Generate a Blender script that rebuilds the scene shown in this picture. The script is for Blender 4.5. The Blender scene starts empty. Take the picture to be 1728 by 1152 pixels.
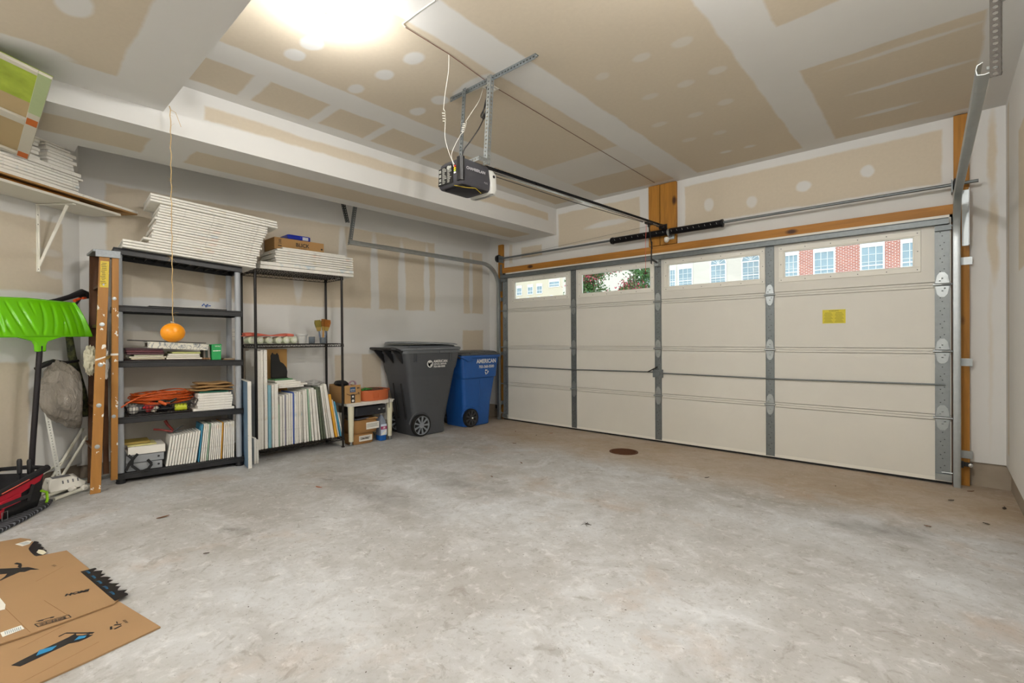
import bpy, math, random
from mathutils import Vector, Matrix
random.seed(7)
R = math.radians
S = bpy.context.scene
COL = S.collection
PI = math.pi
# ---------------------------------------------------------------- camera, world, lights, exposure
def cam_setup():
    cd = bpy.data.cameras.new('camera'); co = bpy.data.objects.new('camera', cd); COL.objects.link(co)
    cd.sensor_width = 36.0; cd.lens = 804.94 / 1728 * 36.0; cd.clip_start = .05; cd.clip_end = 300
    yaw, pitch, roll = .731575, -.0056456, -.0070983
    f = Vector((-math.sin(yaw) * math.cos(pitch), math.cos(yaw) * math.cos(pitch), math.sin(pitch)))
    r = Vector((math.cos(yaw), math.sin(yaw), 0)); u = r.cross(f)
    r2 = r * math.cos(roll) + u * math.sin(roll); u2 = -r * math.sin(roll) + u * math.cos(roll)
    m = Matrix((r2, u2, -f)).transposed().to_4x4(); m.translation = Vector((4.80906, -5.15910, 1.19075))
    co.matrix_world = m; S.camera = co
cam_setup()
S.view_settings.view_transform = 'Standard'; S.view_settings.look = 'None'
S.view_settings.gamma = 1; S.view_settings.use_curve_mapping = False
S.view_settings.exposure = 0.85
S.cycles.max_bounces = 12; S.cycles.diffuse_bounces = 6; S.cycles.transparent_max_bounces = 12
S.cycles.sample_clamp_indirect = 6.0
w = bpy.data.worlds.new('world'); S.world = w; w.use_nodes = True
w.node_tree.nodes['Background'].inputs[0].default_value = (.86, .93, 1.0, 1)
w.node_tree.nodes['Background'].inputs[1].default_value = 1.5
def lamp(name, typ, loc, power, col, size=.1, rot=None, sy=None, portal=False):
    l = bpy.data.lights.new(name, typ); o = bpy.data.objects.new(name, l); COL.objects.link(o)
    l.energy = power; l.color = col; o.location = loc
    if typ == 'AREA':
        l.size = size
        if sy: l.shape = 'RECTANGLE'; l.size_y = sy
        if portal: l.cycles.is_portal = True
    else: l.shadow_soft_size = size
    if rot: o.rotation_euler = rot
    return o
WARM = (1.0, .975, .94)
lamp('bulb_light', 'POINT', (2.42, -3.92, 2.80), 17, WARM, .05)
lamp('bulb_light', 'POINT', (4.3, -3.6, 2.80), 66, WARM, .06)  # added bulb, out of view, brightens the main ceiling
lamp('bulb_light', 'POINT', (1.99, -6.6, 2.585), 55, WARM, .06)  # added fill bulb behind the camera
lamp('bulb_light', 'POINT', (4.81, -7.4, 2.585), 40, WARM, .06)  # another added fill bulb, near the back wall
WINS = [(.184, 1.187), (1.336, 2.373), (2.494, 3.529), (3.649, 4.692)]
for a, b in WINS:
    lamp('window_portal', 'AREA', ((a + b) / 2, .06, 1.885), 1, (1, 1, 1), b - a - .06, (R(-90), 0, 0), .28, True)
# ---------------------------------------------------------------- materials
def lin(h):
    h = h.lstrip('#'); o = []
    for i in (0, 2, 4):
        c = int(h[i:i + 2], 16) / 255; o.append(c / 12.92 if c <= .04045 else ((c + .055) / 1.055) ** 2.4)
    return (*o, 1)
class NT:
    def __init__(s, name):
        s.m = bpy.data.materials.new(name); s.m.use_nodes = True; s.t = s.m.node_tree
        s.bsdf = s.t.nodes['Principled BSDF']; s.n = s.t.nodes; s.l = s.t.links
        s.tc = None
    def new(s, t, **k):
        n = s.n.new(t)
        for a, v in k.items(): setattr(n, a, v)
        return n
    def set(s, sock, v):
        if isinstance(v, (int, float)): sock.default_value = v
        elif isinstance(v, (tuple, list)): sock.default_value = v
        else: s.l.new(v, sock)
    def obj(s):
        if s.tc is None: s.tc = s.new('ShaderNodeTexCoord')
        return s.tc.outputs['Object']
    def math(s, op, a, b=0.0, c=None, clamp=False):
        n = s.new('ShaderNodeMath', operation=op, use_clamp=clamp); s.set(n.inputs[0], a); s.set(n.inputs[1], b)
        if c is not None: s.set(n.inputs[2], c)
        return n.outputs[0]
    def vmath(s, op, a, b=(0, 0, 0)):
        n = s.new('ShaderNodeVectorMath', operation=op); s.set(n.inputs[0], a); s.set(n.inputs[1], b)
        return n.outputs['Value'] if op == 'LENGTH' else n.outputs[0]
    def noise(s, scale, detail=3, rough=.55, vec=None, stretch=None, dist=0.0, color=False):
        v = vec if vec is not None else s.obj()
        if stretch: v = s.vmath('MULTIPLY', v, stretch)
        n = s.new('ShaderNodeTexNoise'); s.l.new(v, n.inputs['Vector'])
        n.inputs['Scale'].default_value = scale; n.inputs['Detail'].default_value = detail
        n.inputs['Roughness'].default_value = rough; n.inputs['Distortion'].default_value = dist
        return n.outputs['Color' if color else 'Fac']
    def mix(s, f, a, b, mode='MIX'):
        n = s.new('ShaderNodeMix', data_type='RGBA', blend_type=mode)
        s.set(n.inputs[0], f); s.set(n.inputs[6], a); s.set(n.inputs[7], b); return n.outputs[2]
    def ramp(s, f, stops):
        n = s.new('ShaderNodeValToRGB'); s.l.new(f, n.inputs[0]); e = n.color_ramp.elements
        while len(e) < len(stops): e.new(.5)
        for i, (p, c) in enumerate(stops):
            e[i].position = p; e[i].color = c if isinstance(c, tuple) else (c, c, c, 1)
        return n.outputs[0]
    def bump(s, h, strength=.2, dist=.01):
        n = s.new('ShaderNodeBump'); n.inputs['Strength'].default_value = strength
        n.inputs['Distance'].default_value = dist; s.l.new(h, n.inputs['Height'])
        s.l.new(n.outputs[0], s.bsdf.inputs['Normal'])
    def out(s, color=None, rough=.5, metal=0.0, spec=.5):
        if color is not None: s.set(s.bsdf.inputs['Base Color'], color)
        s.set(s.bsdf.inputs['Roughness'], rough); s.bsdf.inputs['Metallic'].default_value = metal
        s.bsdf.inputs['Specular IOR Level'].default_value = spec
        return s.m
def sc(c, k): return (min(1, c[0] * k), min(1, c[1] * k), min(1, c[2] * k), 1)
_mc = {}
def pm(name, col, rough=.5, metal=0.0, var=.12, nscale=14, bump=0.0, spec=.5, stretch=None, bscale=None):
    if name in _mc: return _mc[name]
    t = NT(name); c = lin(col) if isinstance(col, str) else col
    f = t.noise(nscale, 4, .6, stretch=stretch)
    col_ = t.mix(f, sc(c, 1 - var), sc(c, 1 + var))
    if bump: t.bump(t.noise(bscale or nscale * 4, 3, .6, stretch=stretch), bump, .004)
    r = t.math('MULTIPLY_ADD', f, .16, rough - .08)
    _mc[name] = t.out(col_, r, metal, spec); return _mc[name]
MUD = (.70, .70, .685, 1); PAPER = (.625, .555, .445, 1)
def drywall(name, iu, iv, ops, soft=.018, warp=.035):
    """ops in order: ('P'|'M', 'r', u0, u1, v0, v1) or ('P'|'M', 'e', cu, cv, ru, rv) [, strength]"""
    t = NT(name); o = t.obj()
    sep = t.new('ShaderNodeSeparateXYZ'); t.l.new(o, sep.inputs[0])
    cmb = t.new('ShaderNodeCombineXYZ'); t.l.new(sep.outputs[iu], cmb.inputs[0]); t.l.new(sep.outputs[iv], cmb.inputs[1])
    base = cmb.outputs[0]
    n1 = t.vmath('SUBTRACT', t.noise(3.2, 5, .62, vec=base, color=True), (.5, .5, .5))
    p = t.vmath('ADD', base, t.vmath('MULTIPLY', n1, (warp * 1.6, warp * 1.6, 0)))
    m = None
    for op in ops:
        st = op[6] if len(op) > 6 else 1.0
        if op[1] == 'r':
            u0, u1, v0, v1 = op[2:6]
            d = t.vmath('SUBTRACT', t.vmath('ABSOLUTE', t.vmath('SUBTRACT', p, ((u0 + u1) / 2, (v0 + v1) / 2, 0))), ((u1 - u0) / 2, (v1 - v0) / 2, 0))
            sp = t.new('ShaderNodeSeparateXYZ'); t.l.new(d, sp.inputs[0])
            d = t.math('MAXIMUM', sp.outputs[0], sp.outputs[1])
            k = t.math('MULTIPLY_ADD', d, -1 / soft, .5, clamp=True)
        else:
            cu, cv, ru, rv = op[2:6]
            q = t.vmath('DIVIDE', t.vmath('SUBTRACT', p, (cu, cv, 0)), (ru, rv, 1))
            q = t.vmath('MULTIPLY', q, (1, 1, 0))
            k = t.math('MULTIPLY_ADD', t.vmath('LENGTH', q), -min(ru, rv) / soft, min(ru, rv) / soft + .5, clamp=True)
        if st != 1.0: k = t.math('MULTIPLY', k, st)
        if m is None: m = k if op[0] == 'P' else t.math('SUBTRACT', 0.0, k, clamp=True)
        elif op[0] == 'P': m = t.math('MAXIMUM', m, k)
        else: m = t.math('MINIMUM', m, t.math('SUBTRACT', 1.0, k))
    big = t.noise(1.3, 4, .6, vec=base); fine = t.noise(38, 3, .6, vec=base)
    mud = t.mix(big, sc(MUD, .93), sc(MUD, 1.06)); pap = t.mix(fine, sc(PAPER, .94), sc(PAPER, 1.06))
    pap = t.mix(t.math('MULTIPLY', big, .25), pap, sc(PAPER, .88))
    c = t.mix(m, mud, pap)
    t.bump(t.math('ADD', t.math('MULTIPLY', m, -.6), t.math('MULTIPLY', fine, .25)), .12, .003)
    return t.out(c, .82, 0, .25)
def wood(name, col='#B9812F', axis=2, dark='#7A4A18'):
    t = NT(name); st = [14, 14, 14]; st[axis] = 1.1
    a = t.noise(1.6, 6, .65, stretch=tuple(st), dist=.6); st2 = [60, 60, 60]; st2[axis] = 2.0
    b = t.noise(1.0, 3, .6, stretch=tuple(st2))
    c = t.mix(t.ramp(a, [(.35, 0.0), (.68, 1.0)]), sc(lin(col), 1.08), sc(lin(col), .72))
    c = t.mix(t.math('MULTIPLY', b, .3), c, lin(dark))
    st3 = [5.0, 5.0, 5.0]; st3[axis] = 2.4
    vo = t.new('ShaderNodeTexVoronoi'); t.l.new(t.vmath('MULTIPLY', t.obj(), tuple(st3)), vo.inputs['Vector']); vo.inputs['Scale'].default_value = 1.0
    kn = t.math('MULTIPLY_ADD', vo.outputs['Distance'], -12.0, 1.9, clamp=True)
    c = t.mix(kn, c, lin('#4A2A10'))
    t.bump(b, .15, .002)
    return t.out(c, .55, 0, .4)
M = {}
M['steel'] = pm('galvanized_steel', '#A9AFB1', .38, .85, .18, 22)
M['steel_dull'] = pm('dull_steel', '#7C8284', .5, .75, .25, 30)
M['steel_dark'] = pm('dark_steel', '#4E5254', .5, .7, .2, 30)
M['door'] = pm('door_panel', '#DBD9D1', .5, 0, .04, 5, .05)
M['trimw'] = pm('white_trim', '#E9E7DE', .45, 0, .03, 9)
M['black'] = pm('black_plastic', '#1A1A1D', .45, 0, .2, 20)
M['rubber'] = pm('black_rubber', '#141414', .7, 0, .2, 20)
M['grey'] = pm('grey_plastic', '#4E5054', .45, 0, .12, 20, .05)
M['white'] = pm('white_plastic', '#E6E4DC', .42, 0, .04, 20)
M['cream'] = pm('cream_plastic', '#DAD6BE', .45, 0, .05, 20)
M['chrome'] = pm('bright_metal', '#D9DCDD', .22, .95, .05, 20)
M['card'] = pm('cardboard', '#B08958', .8, 0, .1, 9, .05)
M['card2'] = pm('cardboard_dark', '#9A7242', .8, 0, .12, 9, .05)
M['woodv'] = wood('stained_lumber_upright', axis=2); M['woodh'] = wood('stained_lumber_level', '#BF8436', axis=0)
M['concrete'] = pm('raw_concrete', '#9A8F80', .9, 0, .22, 7, .4)
# ---------------------------------------------------------------- mesh helpers
class MB:
    def __init__(s): s.v = []; s.f = []; s.mi = []; s.k = 0
    def add(s, vs, fs):
        b = len(s.v); s.v += [tuple(v) for v in vs]; s.f += [tuple(b + i for i in f) for f in fs]; s.mi += [s.k] * len(fs); return s
    def hexa(s, p):   # 8 points: bottom ccw 0-3, top 4-7
        return s.add(p, [(3, 2, 1, 0), (4, 5, 6, 7), (0, 1, 5, 4), (1, 2, 6, 5), (2, 3, 7, 6), (3, 0, 4, 7)])
    def box(s, x0, x1, y0, y1, z0, z1):
        return s.hexa([(x0, y0, z0), (x1, y0, z0), (x1, y1, z0), (x0, y1, z0), (x0, y0, z1), (x1, y0, z1), (x1, y1, z1), (x0, y1, z1)])
    def obox(s, c, ax, ay, az):   # centre, half vectors
        c, ax, ay, az = map(Vector, (c, ax, ay, az))
        return s.hexa([c - ax - ay - az, c + ax - ay - az, c + ax + ay - az, c - ax + ay - az, c - ax - ay + az, c + ax - ay + az, c + ax + ay + az, c - ax + ay + az])
    def bar(s, p, q, w, h, up=(0, 0, 1)):
        p, q = Vector(p), Vector(q); d = q - p; u = Vector(up); a = d.cross(u)
        if a.length < 1e-6: a = d.cross(Vector((1, 0, 0)))
        a.normalize(); b = a.cross(d).normalized()
        return s.obox((p + q) / 2, d / 2, a * w / 2, b * h / 2)
    def prism(s, poly, d):   # poly of 3d points, extruded by vector d
        n = len(poly); P = [Vector(a) for a in poly]; D = Vector(d)
        return s.add(P + [a + D for a in P], [tuple(range(n))[::-1], tuple(range(n, 2 * n))] + [(i, (i + 1) % n, n + (i + 1) % n, n + i) for i in range(n)])
    def rings(s, rs, cap=True, close=False):
        n = len(rs[0]); b = []
        vs = [v for r in rs for v in r]; fs = []
        m = len(rs)
        for j in range(m if close else m - 1):
            for i in range(n):
                a = j * n + i; c = j * n + (i + 1) % n; j2 = ((j + 1) % m) * n
                fs.append((a, c, j2 + (i + 1) % n, j2 + i))
        if cap and not close: fs += [tuple(range(n))[::-1], tuple(range((m - 1) * n, m * n))]
        return s.add(vs, fs)
    def tube(s, pts, r, n=8, closed=False):
        P = [Vector(p) for p in pts]; m = len(P); rr = r if isinstance(r, (list, tuple)) else [r] * m
        rs = []; prev = None
        for i in range(m):
            if closed: t = P[(i + 1) % m] - P[i - 1]
            else: t = P[min(i + 1, m - 1)] - P[max(i - 1, 0)]
            t = t.normalized() if t.length > 1e-9 else Vector((0, 0, 1))
            if prev is None: prev = t.orthogonal().normalized()
            a = (prev - t * prev.dot(t)); a = a.normalized() if a.length > 1e-6 else t.orthogonal().normalized(); prev = a
            b = t.cross(a)
            rs.append([P[i] + (a * math.cos(2 * PI * k / n) + b * math.sin(2 * PI * k / n)) * rr[i] for k in range(n)])
        return s.rings(rs, close=closed)
    def cyl(s, p, q, r, n=16, r2=None): return s.tube([p, q], [r, r if r2 is None else r2], n)
    def lathe(s, prof, c=(0, 0, 0), n=24, axis=(0, 0, 1)):
        ax = Vector(axis).normalized(); a = ax.orthogonal().normalized(); b = ax.cross(a); c = Vector(c)
        return s.rings([[c + ax * z + (a * math.cos(2 * PI * k / n) + b * math.sin(2 * PI * k / n)) * max(r, 1e-4) for k in range(n)] for r, z in prof])
    def sphere(s, c, r, n=16, sq=(1, 1, 1)):
        c = Vector(c); rs = []
        for j in range(1, n // 2):
            th = PI * j / (n // 2)
            rs.append([c + Vector((math.sin(th) * math.cos(2 * PI * k / n) * r * sq[0], math.sin(th) * math.sin(2 * PI * k / n) * r * sq[1], -math.cos(th) * r * sq[2])) for k in range(n)])
        return s.rings(rs)
    def perf(s, p, d, wd, n, pitch, width, hr):   # perforated flat strip
        p, d, wd = Vector(p), Vector(d).normalized(), Vector(wd).normalized()
        for i in range(n):
            c = p + d * (i + .5) * pitch; o = []; q = []
            for k, (a, b) in enumerate(((1, 0), (1, 1), (0, 1), (-1, 1), (-1, 0), (-1, -1), (0, -1), (1, -1))):
                o.append(c + d * a * pitch / 2 + wd * b * width / 2); th = k * PI / 4
                q.append(c + d * math.cos(th) * hr[0] + wd * math.sin(th) * hr[1])
            s.add(o + q, [(k, (k + 1) % 8, 8 + (k + 1) % 8, 8 + k) for k in range(8)])
        return s
    def text(s, txt, size, loc, xdir, ydir, ext=.0006, align='CENTER', lift=.0006, bold=0.0):
        cu = bpy.data.curves.new('t', 'FONT'); cu.body = txt; cu.size = size; cu.align_x = align; cu.align_y = 'CENTER'; cu.resolution_u = 3; cu.offset = bold
        ob = bpy.data.objects.new('t', cu); COL.objects.link(ob); me = ob.to_mesh()
        x = Vector(xdir).normalized(); y = Vector(ydir).normalized(); z = x.cross(y); L = Vector(loc)
        s.add([L + x * v.co.x + y * v.co.y + z * lift for v in me.vertices], [tuple(f.vertices) for f in me.polygons])
        ob.to_mesh_clear(); bpy.data.objects.remove(ob); bpy.data.curves.remove(cu); return s
def mkmesh(name, mb, mat, origin=(0, 0, 0), smooth=35):
    me = bpy.data.meshes.new(name); o = Vector(origin)
    me.from_pydata([Vector(v) - o for v in mb.v], [], mb.f)
    mats = mat if isinstance(mat, (list, tuple)) else [mat]
    for m in mats: me.materials.append(m)
    if len(mats) > 1:
        for p_, k in zip(me.polygons, mb.mi): p_.material_index = k
    if smooth:
        for p_ in me.polygons: p_.use_smooth = True
        me.set_sharp_from_angle(angle=R(smooth))
    me.update(); return me
def tag(o, label=None, cat=None, group=None, kind=None):
    if label: o['label'] = label
    if cat: o['category'] = cat
    if group: o['group'] = group
    if kind: o['kind'] = kind
    return o
def mods(o, bev=0, solid=0, sub=0):
    if solid: m = o.modifiers.new('solid', 'SOLIDIFY'); m.thickness = solid; m.offset = 0
    if bev: m = o.modifiers.new('bevel', 'BEVEL'); m.width = bev; m.segments = 2; m.limit_method = 'ANGLE'; m.angle_limit = R(50)
    if sub: m = o.modifiers.new('sub', 'SUBSURF'); m.levels = sub; m.render_levels = sub
    return o
def mid(mb):
    xs, ys, zs = zip(*mb.v); return Vector(((min(xs) + max(xs)) / 2, (min(ys) + max(ys)) / 2, min(zs)))
def single(name, mb, mat, label, cat, group=None, bev=0, solid=0, smooth=35, sub=0):
    """one mesh = one thing, built in world coordinates, origin at its base"""
    c = mid(mb); o = bpy.data.objects.new(name, mkmesh(name, mb, mat, c, smooth)); COL.objects.link(o); o.location = c
    mods(o, bev, solid, sub); return tag(o, label, cat, group)
def struct(name, mb, mat, bev=0, smooth=35):
    o = bpy.data.objects.new(name, mkmesh(name, mb, mat, (0, 0, 0), smooth)); COL.objects.link(o); mods(o, bev); o['kind'] = 'structure'; return o
def thing(name, label, cat, loc, rotz=0, group=None):
    o = bpy.data.objects.new(name, None); COL.objects.link(o); o.location = loc; o.rotation_euler = (0, 0, rotz); o.empty_display_size = .1
    return tag(o, label, cat, group)
def part(name, mb, mat, parent, label=None, bev=0, solid=0, smooth=35, sub=0, world=True):
    """world=True: the shape is given in world coordinates; else in the parent's own"""
    if world:
        mw = Matrix.Identity(4); q = parent; ch = []
        while q is not None: ch.append(q); q = q.parent
        for q in reversed(ch): mw = mw @ Matrix.Translation(q.location) @ q.rotation_euler.to_matrix().to_4x4()
        iv = mw.inverted(); mb.v = [tuple(iv @ Vector(v)) for v in mb.v]
    o = bpy.data.objects.new(name, mkmesh(name, mb, mat, (0, 0, 0), smooth)); COL.objects.link(o); o.parent = parent
    mods(o, bev, solid, sub)
    if label: o['label'] = label
    return o
def dup(root, loc=None, rotz=None, label=None, group=None):
    r = root.copy(); COL.objects.link(r)
    if loc is not None: r.location = loc
    if rotz is not None: r.rotation_euler = (0, 0, rotz)
    if label: r['label'] = label
    if group: r['group'] = group
    for c in list(root.children):
        d = c.copy(); COL.objects.link(d); d.parent = r
        for g in list(c.children): e = g.copy(); COL.objects.link(e); e.parent = d
    return r
def fz(y): return -.018 * y     # the slab falls towards the door
ORD = ['topmost', 'second', 'third', 'fourth', 'fifth', 'sixth', 'seventh', 'eighth', 'ninth', 'tenth', 'eleventh', 'twelfth', 'thirteenth', 'fourteenth', 'fifteenth', 'sixteenth', 'seventeenth', 'eighteenth', 'nineteenth', 'twentieth', 'twenty-first', 'twenty-second', 'twenty-third', 'twenty-fourth']
# ---------------------------------------------------------------- setting: shell
XL, XR, YW, ZC = -.36, 5.185, .09, 2.95
C0 = Vector((XL, -4.62, 0)); DR = Vector((.63, -.777, 0)).normalized(); DN = Vector((.777, .63, 0)).normalized()
E1 = C0 + DR * 1.4
def floor_mat():
    t = NT('stained_concrete_slab'); o = t.obj()
    a = t.noise(.9, 6, .62, stretch=(1, 1, 1), dist=.5); b = t.noise(4.5, 6, .68, dist=.8); c = t.noise(40, 4, .7)
    v = t.noise(150, 2, .6)
    base = t.mix(t.ramp(a, [(.32, 0.0), (.66, 1.0)]), lin('#A3A09B'), lin('#C6C9CC'))
    base = t.mix(t.math('MULTIPLY', t.ramp(b, [(.42, 0.0), (.74, 1.0)]), .55), base, lin('#96928C'))
    base = t.mix(t.math('MULTIPLY', t.ramp(t.noise(2.1, 5, .7, dist=1.4), [(.53, 0.0), (.72, 1.0)]), .5), base, lin('#DADCDF'))
    base = t.mix(t.math('MULTIPLY', t.ramp(t.noise(1.5, 5, .65, dist=.3, vec=t.vmath('ADD', o, (7, 3, 1))), [(.56, 0.0), (.72, 1.0)]), .45), base, lin('#AE947A'))
    base = t.mix(t.math('MULTIPLY', t.ramp(c, [(.54, 0.0), (.72, 1.0)]), .45), base, lin('#837B72'))
    base = t.mix(t.math('MULTIPLY', t.ramp(t.noise(17, 5, .7, dist=.6), [(.55, 0.0), (.7, 1.0)]), .4), base, lin('#E6E6E6'))
    base = t.mix(t.math('MULTIPLY', t.ramp(t.noise(9, 4, .7, dist=1.0, vec=t.vmath('ADD', o, (3, 9, 2))), [(.60, 0.0), (.68, 1.0)]), .5), base, lin('#8B857E'))
    base = t.mix(t.ramp(t.noise(70, 2, .5), [(.735, 0.0), (.75, 1.0)]), base, lin('#4A4038'))
    # dark worn streaks, tyre marks
    for cx, cy, rx, ry, k in ((1.75, -3.2, .85, .22, .5), (1.7, -4.15, .16, .07, .55), (4.55, -1.55, .35, .28, .5), (2.0, -2.6, .9, .2, .35)):
        q = t.vmath('MULTIPLY', t.vmath('DIVIDE', t.vmath('SUBTRACT', t.vmath('ADD', o, t.vmath('MULTIPLY', t.vmath('SUBTRACT', t.noise(3, 4, .6, color=True), (.5, .5, .5)), (.5, .5, 0))), (cx, cy, 0)), (rx, ry, 1)), (1, 1, 0))
        k_ = t.math('MULTIPLY', t.math('SUBTRACT', 1.0, t.vmath('LENGTH', q), clamp=True), t.math('MULTIPLY', b, k * 2.2))
        base = t.mix(k_, base, lin('#6E6A66'))
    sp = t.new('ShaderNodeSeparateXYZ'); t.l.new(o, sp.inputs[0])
    nd = t.math('MULTIPLY_ADD', t.math('ADD', sp.outputs[1], t.math('MULTIPLY', b, .5)), 1.6, 1.9, clamp=True)   # warm light zone by the door, painted into the slab as tan
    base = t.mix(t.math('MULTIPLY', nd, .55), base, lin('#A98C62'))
    t.bump(t.math('ADD', t.math('MULTIPLY', c, .5), t.math('MULTIPLY', v, .35)), .35, .004)
    return t.out(base, t.math('MULTIPLY_ADD', b, .3, .5), 0, .35)
m = MB(); zf = lambda y: fz(y)
m.hexa([(-3, -9, zf(-9) - .2), (6, -9, zf(-9) - .2), (6, .35, zf(.35) - .2), (-3, .35, zf(.35) - .2), (-3, -9, zf(-9)), (6, -9, zf(-9)), (6, .35, zf(.35)), (-3, .35, zf(.35))])
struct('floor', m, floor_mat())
cmat = drywall('ceiling_drywall', 0, 1, [
    ('P', 'r', 1.06, 1.42, -4.6, -.1), ('P', 'r', 1.67, 2.62, -4.6, -.02), ('P', 'r', 2.88, 3.85, -6, -.02), ('P', 'r', 4.12, 5.0, -1.52, -.05), ('P', 'r', 4.12, 5.0, -4.2, -2.13),
    ('M', 'r', 1.05, 1.44, -3.92, -3.82), ('M', 'r', 1.05, 1.44, -3.40, -3.32), ('M', 'r', 1.05, 1.44, -2.92, -2.84), ('M', 'r', 1.05, 1.44, -2.38, -2.30), ('M', 'r', 1.05, 1.44, -1.7, -1.62),
    ('M', 'r', 1.6, 2.7, -1.25, -.62, .75), ('M', 'e', 2.04, -3.83, .075, .06), ('M', 'e', 1.85, -3.85, .07, .06), ('M', 'e', 2.36, -3.33, .075, .055), ('M', 'e', 2.06, -3.35, .07, .055),
    ('M', 'e', 1.76, -3.38, .07, .05), ('M', 'e', 2.07, -2.88, .07, .06), ('M', 'e', 1.81, -2.89, .07, .05), ('M', 'e', 2.46, -3.80, .1, .08), ('M', 'e', 2.4, -2.86, .2, .06),
    ('M', 'e', 4.66, -1.39, .33, .022, .8), ('M', 'e', 4.65, -.91, .3, .03), ('M', 'e', 4.5, -.43, .18, .03),
    ('M', 'e', 3.67, -2.35, .06, .05, .5), ('M', 'e', 3.42, -2.37, .06, .045, .5), ('M', 'e', 3.72, -1.9, .06, .045, .5), ('M', 'e', 3.5, -1.88, .06, .045, .5), ('M', 'e', 3.12, -2.35, .05, .04, .4),
    ('M', 'e', 3.24, -1.88, .06, .04, .45), ('M', 'e', 3.62, -1.42, .06, .045, .5), ('M', 'e', 3.37, -1.37, .06, .04, .45), ('M', 'e', 3.09, -1.4, .06, .04, .45), ('M', 'e', 3.15, -.93, .06, .04, .45), ('M', 'e', 3.4, -.9, .06, .04, .45), ('M', 'e', 3.3, -.42, .05, .03, .8), ('M', 'e', 3.5, -.4, .05, .03, .8)])
m = MB(); m.box(XL - .1, XR + .1, -8.2, YW + .2, ZC, ZC + .1); struct('ceiling', m, cmat)
# left wall with its concrete foot
lw = drywall('left_wall_drywall', 1, 2, [
    ('P', 'r', -4.45, -.98, 1.57, 2.51), ('P', 'r', -.45, -.06, 1.57, 2.48), ('P', 'r', -2.45, -1.0, .25, 1.02), ('P', 'r', -.47, -.06, .25, 1.32), ('P', 'r', -4.5, -3.35, .2, 1.28, .6),
    ('M', 'r', -3.62, -3.5, .1, 1.6), ('M', 'e', -2.86, 1.95, .06, .34, .8), ('M', 'e', -2.34, 2.2, .05, .32, .8), ('M', 'e', -1.92, 1.75, .06, .72), ('M', 'e', -1.52, 1.8, .06, .62), ('M', 'e', -1.12, 1.8, .05, .64), ('M', 'e', -.3, 2.0, .04, .45),
    ('M', 'r', -1.84, -1.74, .2, 1.1, .8), ('M', 'e', -3.7, 2.0, .05, .4, .6), ('M', 'e', -4.1, 2.25, .05, .25, .6), ('M', 'r', -2.35, -2.1, .2, 1.05, .7)])
m = MB(); m.box(XL - .12, XL, -4.72, YW + .16, .19, ZC + .02); struct('wall_left', m, lw)
m = MB(); m.box(XL - .15, XL - .02, -4.7, YW + .16, -.1, .19); struct('trim_1', m, M['concrete'])
# diagonal wall (own frame: x along the wall)
aw = drywall('angled_wall_drywall', 0, 2, [('P', 'r', .14, 1.3, 1.56, 2.10), ('P', 'r', .40, 1.3, .3, 1.05), ('M', 'e', .2, 1.7, .1, .03, .6), ('M', 'e', .25, 1.86, .1, .03, .5)])
def angled(name, mat, z0, z1, th=.12, off=0):
    m = MB(); m.box(0, 1.4, -off - th, -off, z0, z1)
    o = struct(name, m, mat); o.location = C0; o.rotation_euler = (0, 0, math.atan2(DR.y, DR.x)); return o
# local +y of that frame is DR rotated +90deg = room side
angled('wall_angled', aw, .21, ZC + .02); angled('trim_2', M['concrete'], -.05, .21, .12, .02)
m = MB(); m.box(E1.x - .12, E1.x, -8.2, E1.y + .05, -.1, ZC + .02); struct('wall_side', m, drywall('side_wall_drywall', 1, 2, [('P', 'r', -7.8, -6.0, .3, 1.3)]))
m = MB(); m.box(-.5, XR + .1, -8.25, -8.1, -.1, ZC + .02); struct('wall_back', m, drywall('back_wall_drywall', 0, 2, [('P', 'r', 1, 4.8, .3, 1.3)]))
rw = drywall('right_wall_drywall', 1, 2, [('P', 'r', -.13, -.03, .3, 2.9, .8), ('P', 'r', -4, -.7, 1.6, 2.5)])
m = MB(); m.box(XR, XR + .12, -8.2, YW + .16, .19, ZC + .02); struct('wall_right', m, rw)
m = MB(); m.box(XR + .028, XR + .15, -8.2, YW + .16, -.1, .19); struct('trim_3', m, M['concrete'])
# wall over and beside the garage door
fw = drywall('door_wall_drywall', 0, 2, [
    ('P', 'r', 2.70, 4.82, 2.44, 2.87), ('P', 'r', .96, 2.15, 2.43, 2.87), ('P', 'r', .29, .67, 2.36, 2.51), ('P', 'r', .06, .12, 2.3, 2.58, .7), ('P', 'e', 5.11, 2.6, .025, .3), ('P', 'e', 5.12, 1.95, .03, .32), ('P', 'e', 5.1, 1.1, .01, .5, .5),
    ('M', 'e', 2.96, 2.62, .05, .07, .8), ('M', 'e', 3.39, 2.57, .05, .06, .8), ('M', 'e', 3.84, 2.62, .06, .05), ('M', 'e', 4.33, 2.65, .05, .05), ('M', 'e', 1.7, 2.62, .3, .035, .9)])
m = MB(); m.box(XL - .1, .0, YW, YW + .16, .19, ZC + .02); m.box(4.88, XR + .1, YW, YW + .16, .19, ZC + .02); m.box(0, 4.88, YW, YW + .16, 2.15, ZC + .02)
struct('wall_front', m, fw)
m = MB(); m.box(XL - .1, .0, YW + .02, YW + .16, -.1, .19); m.box(4.88, XR + .1, YW + .02, YW + .16, -.1, .19); struct('trim_4', m, M['concrete'])
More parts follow.
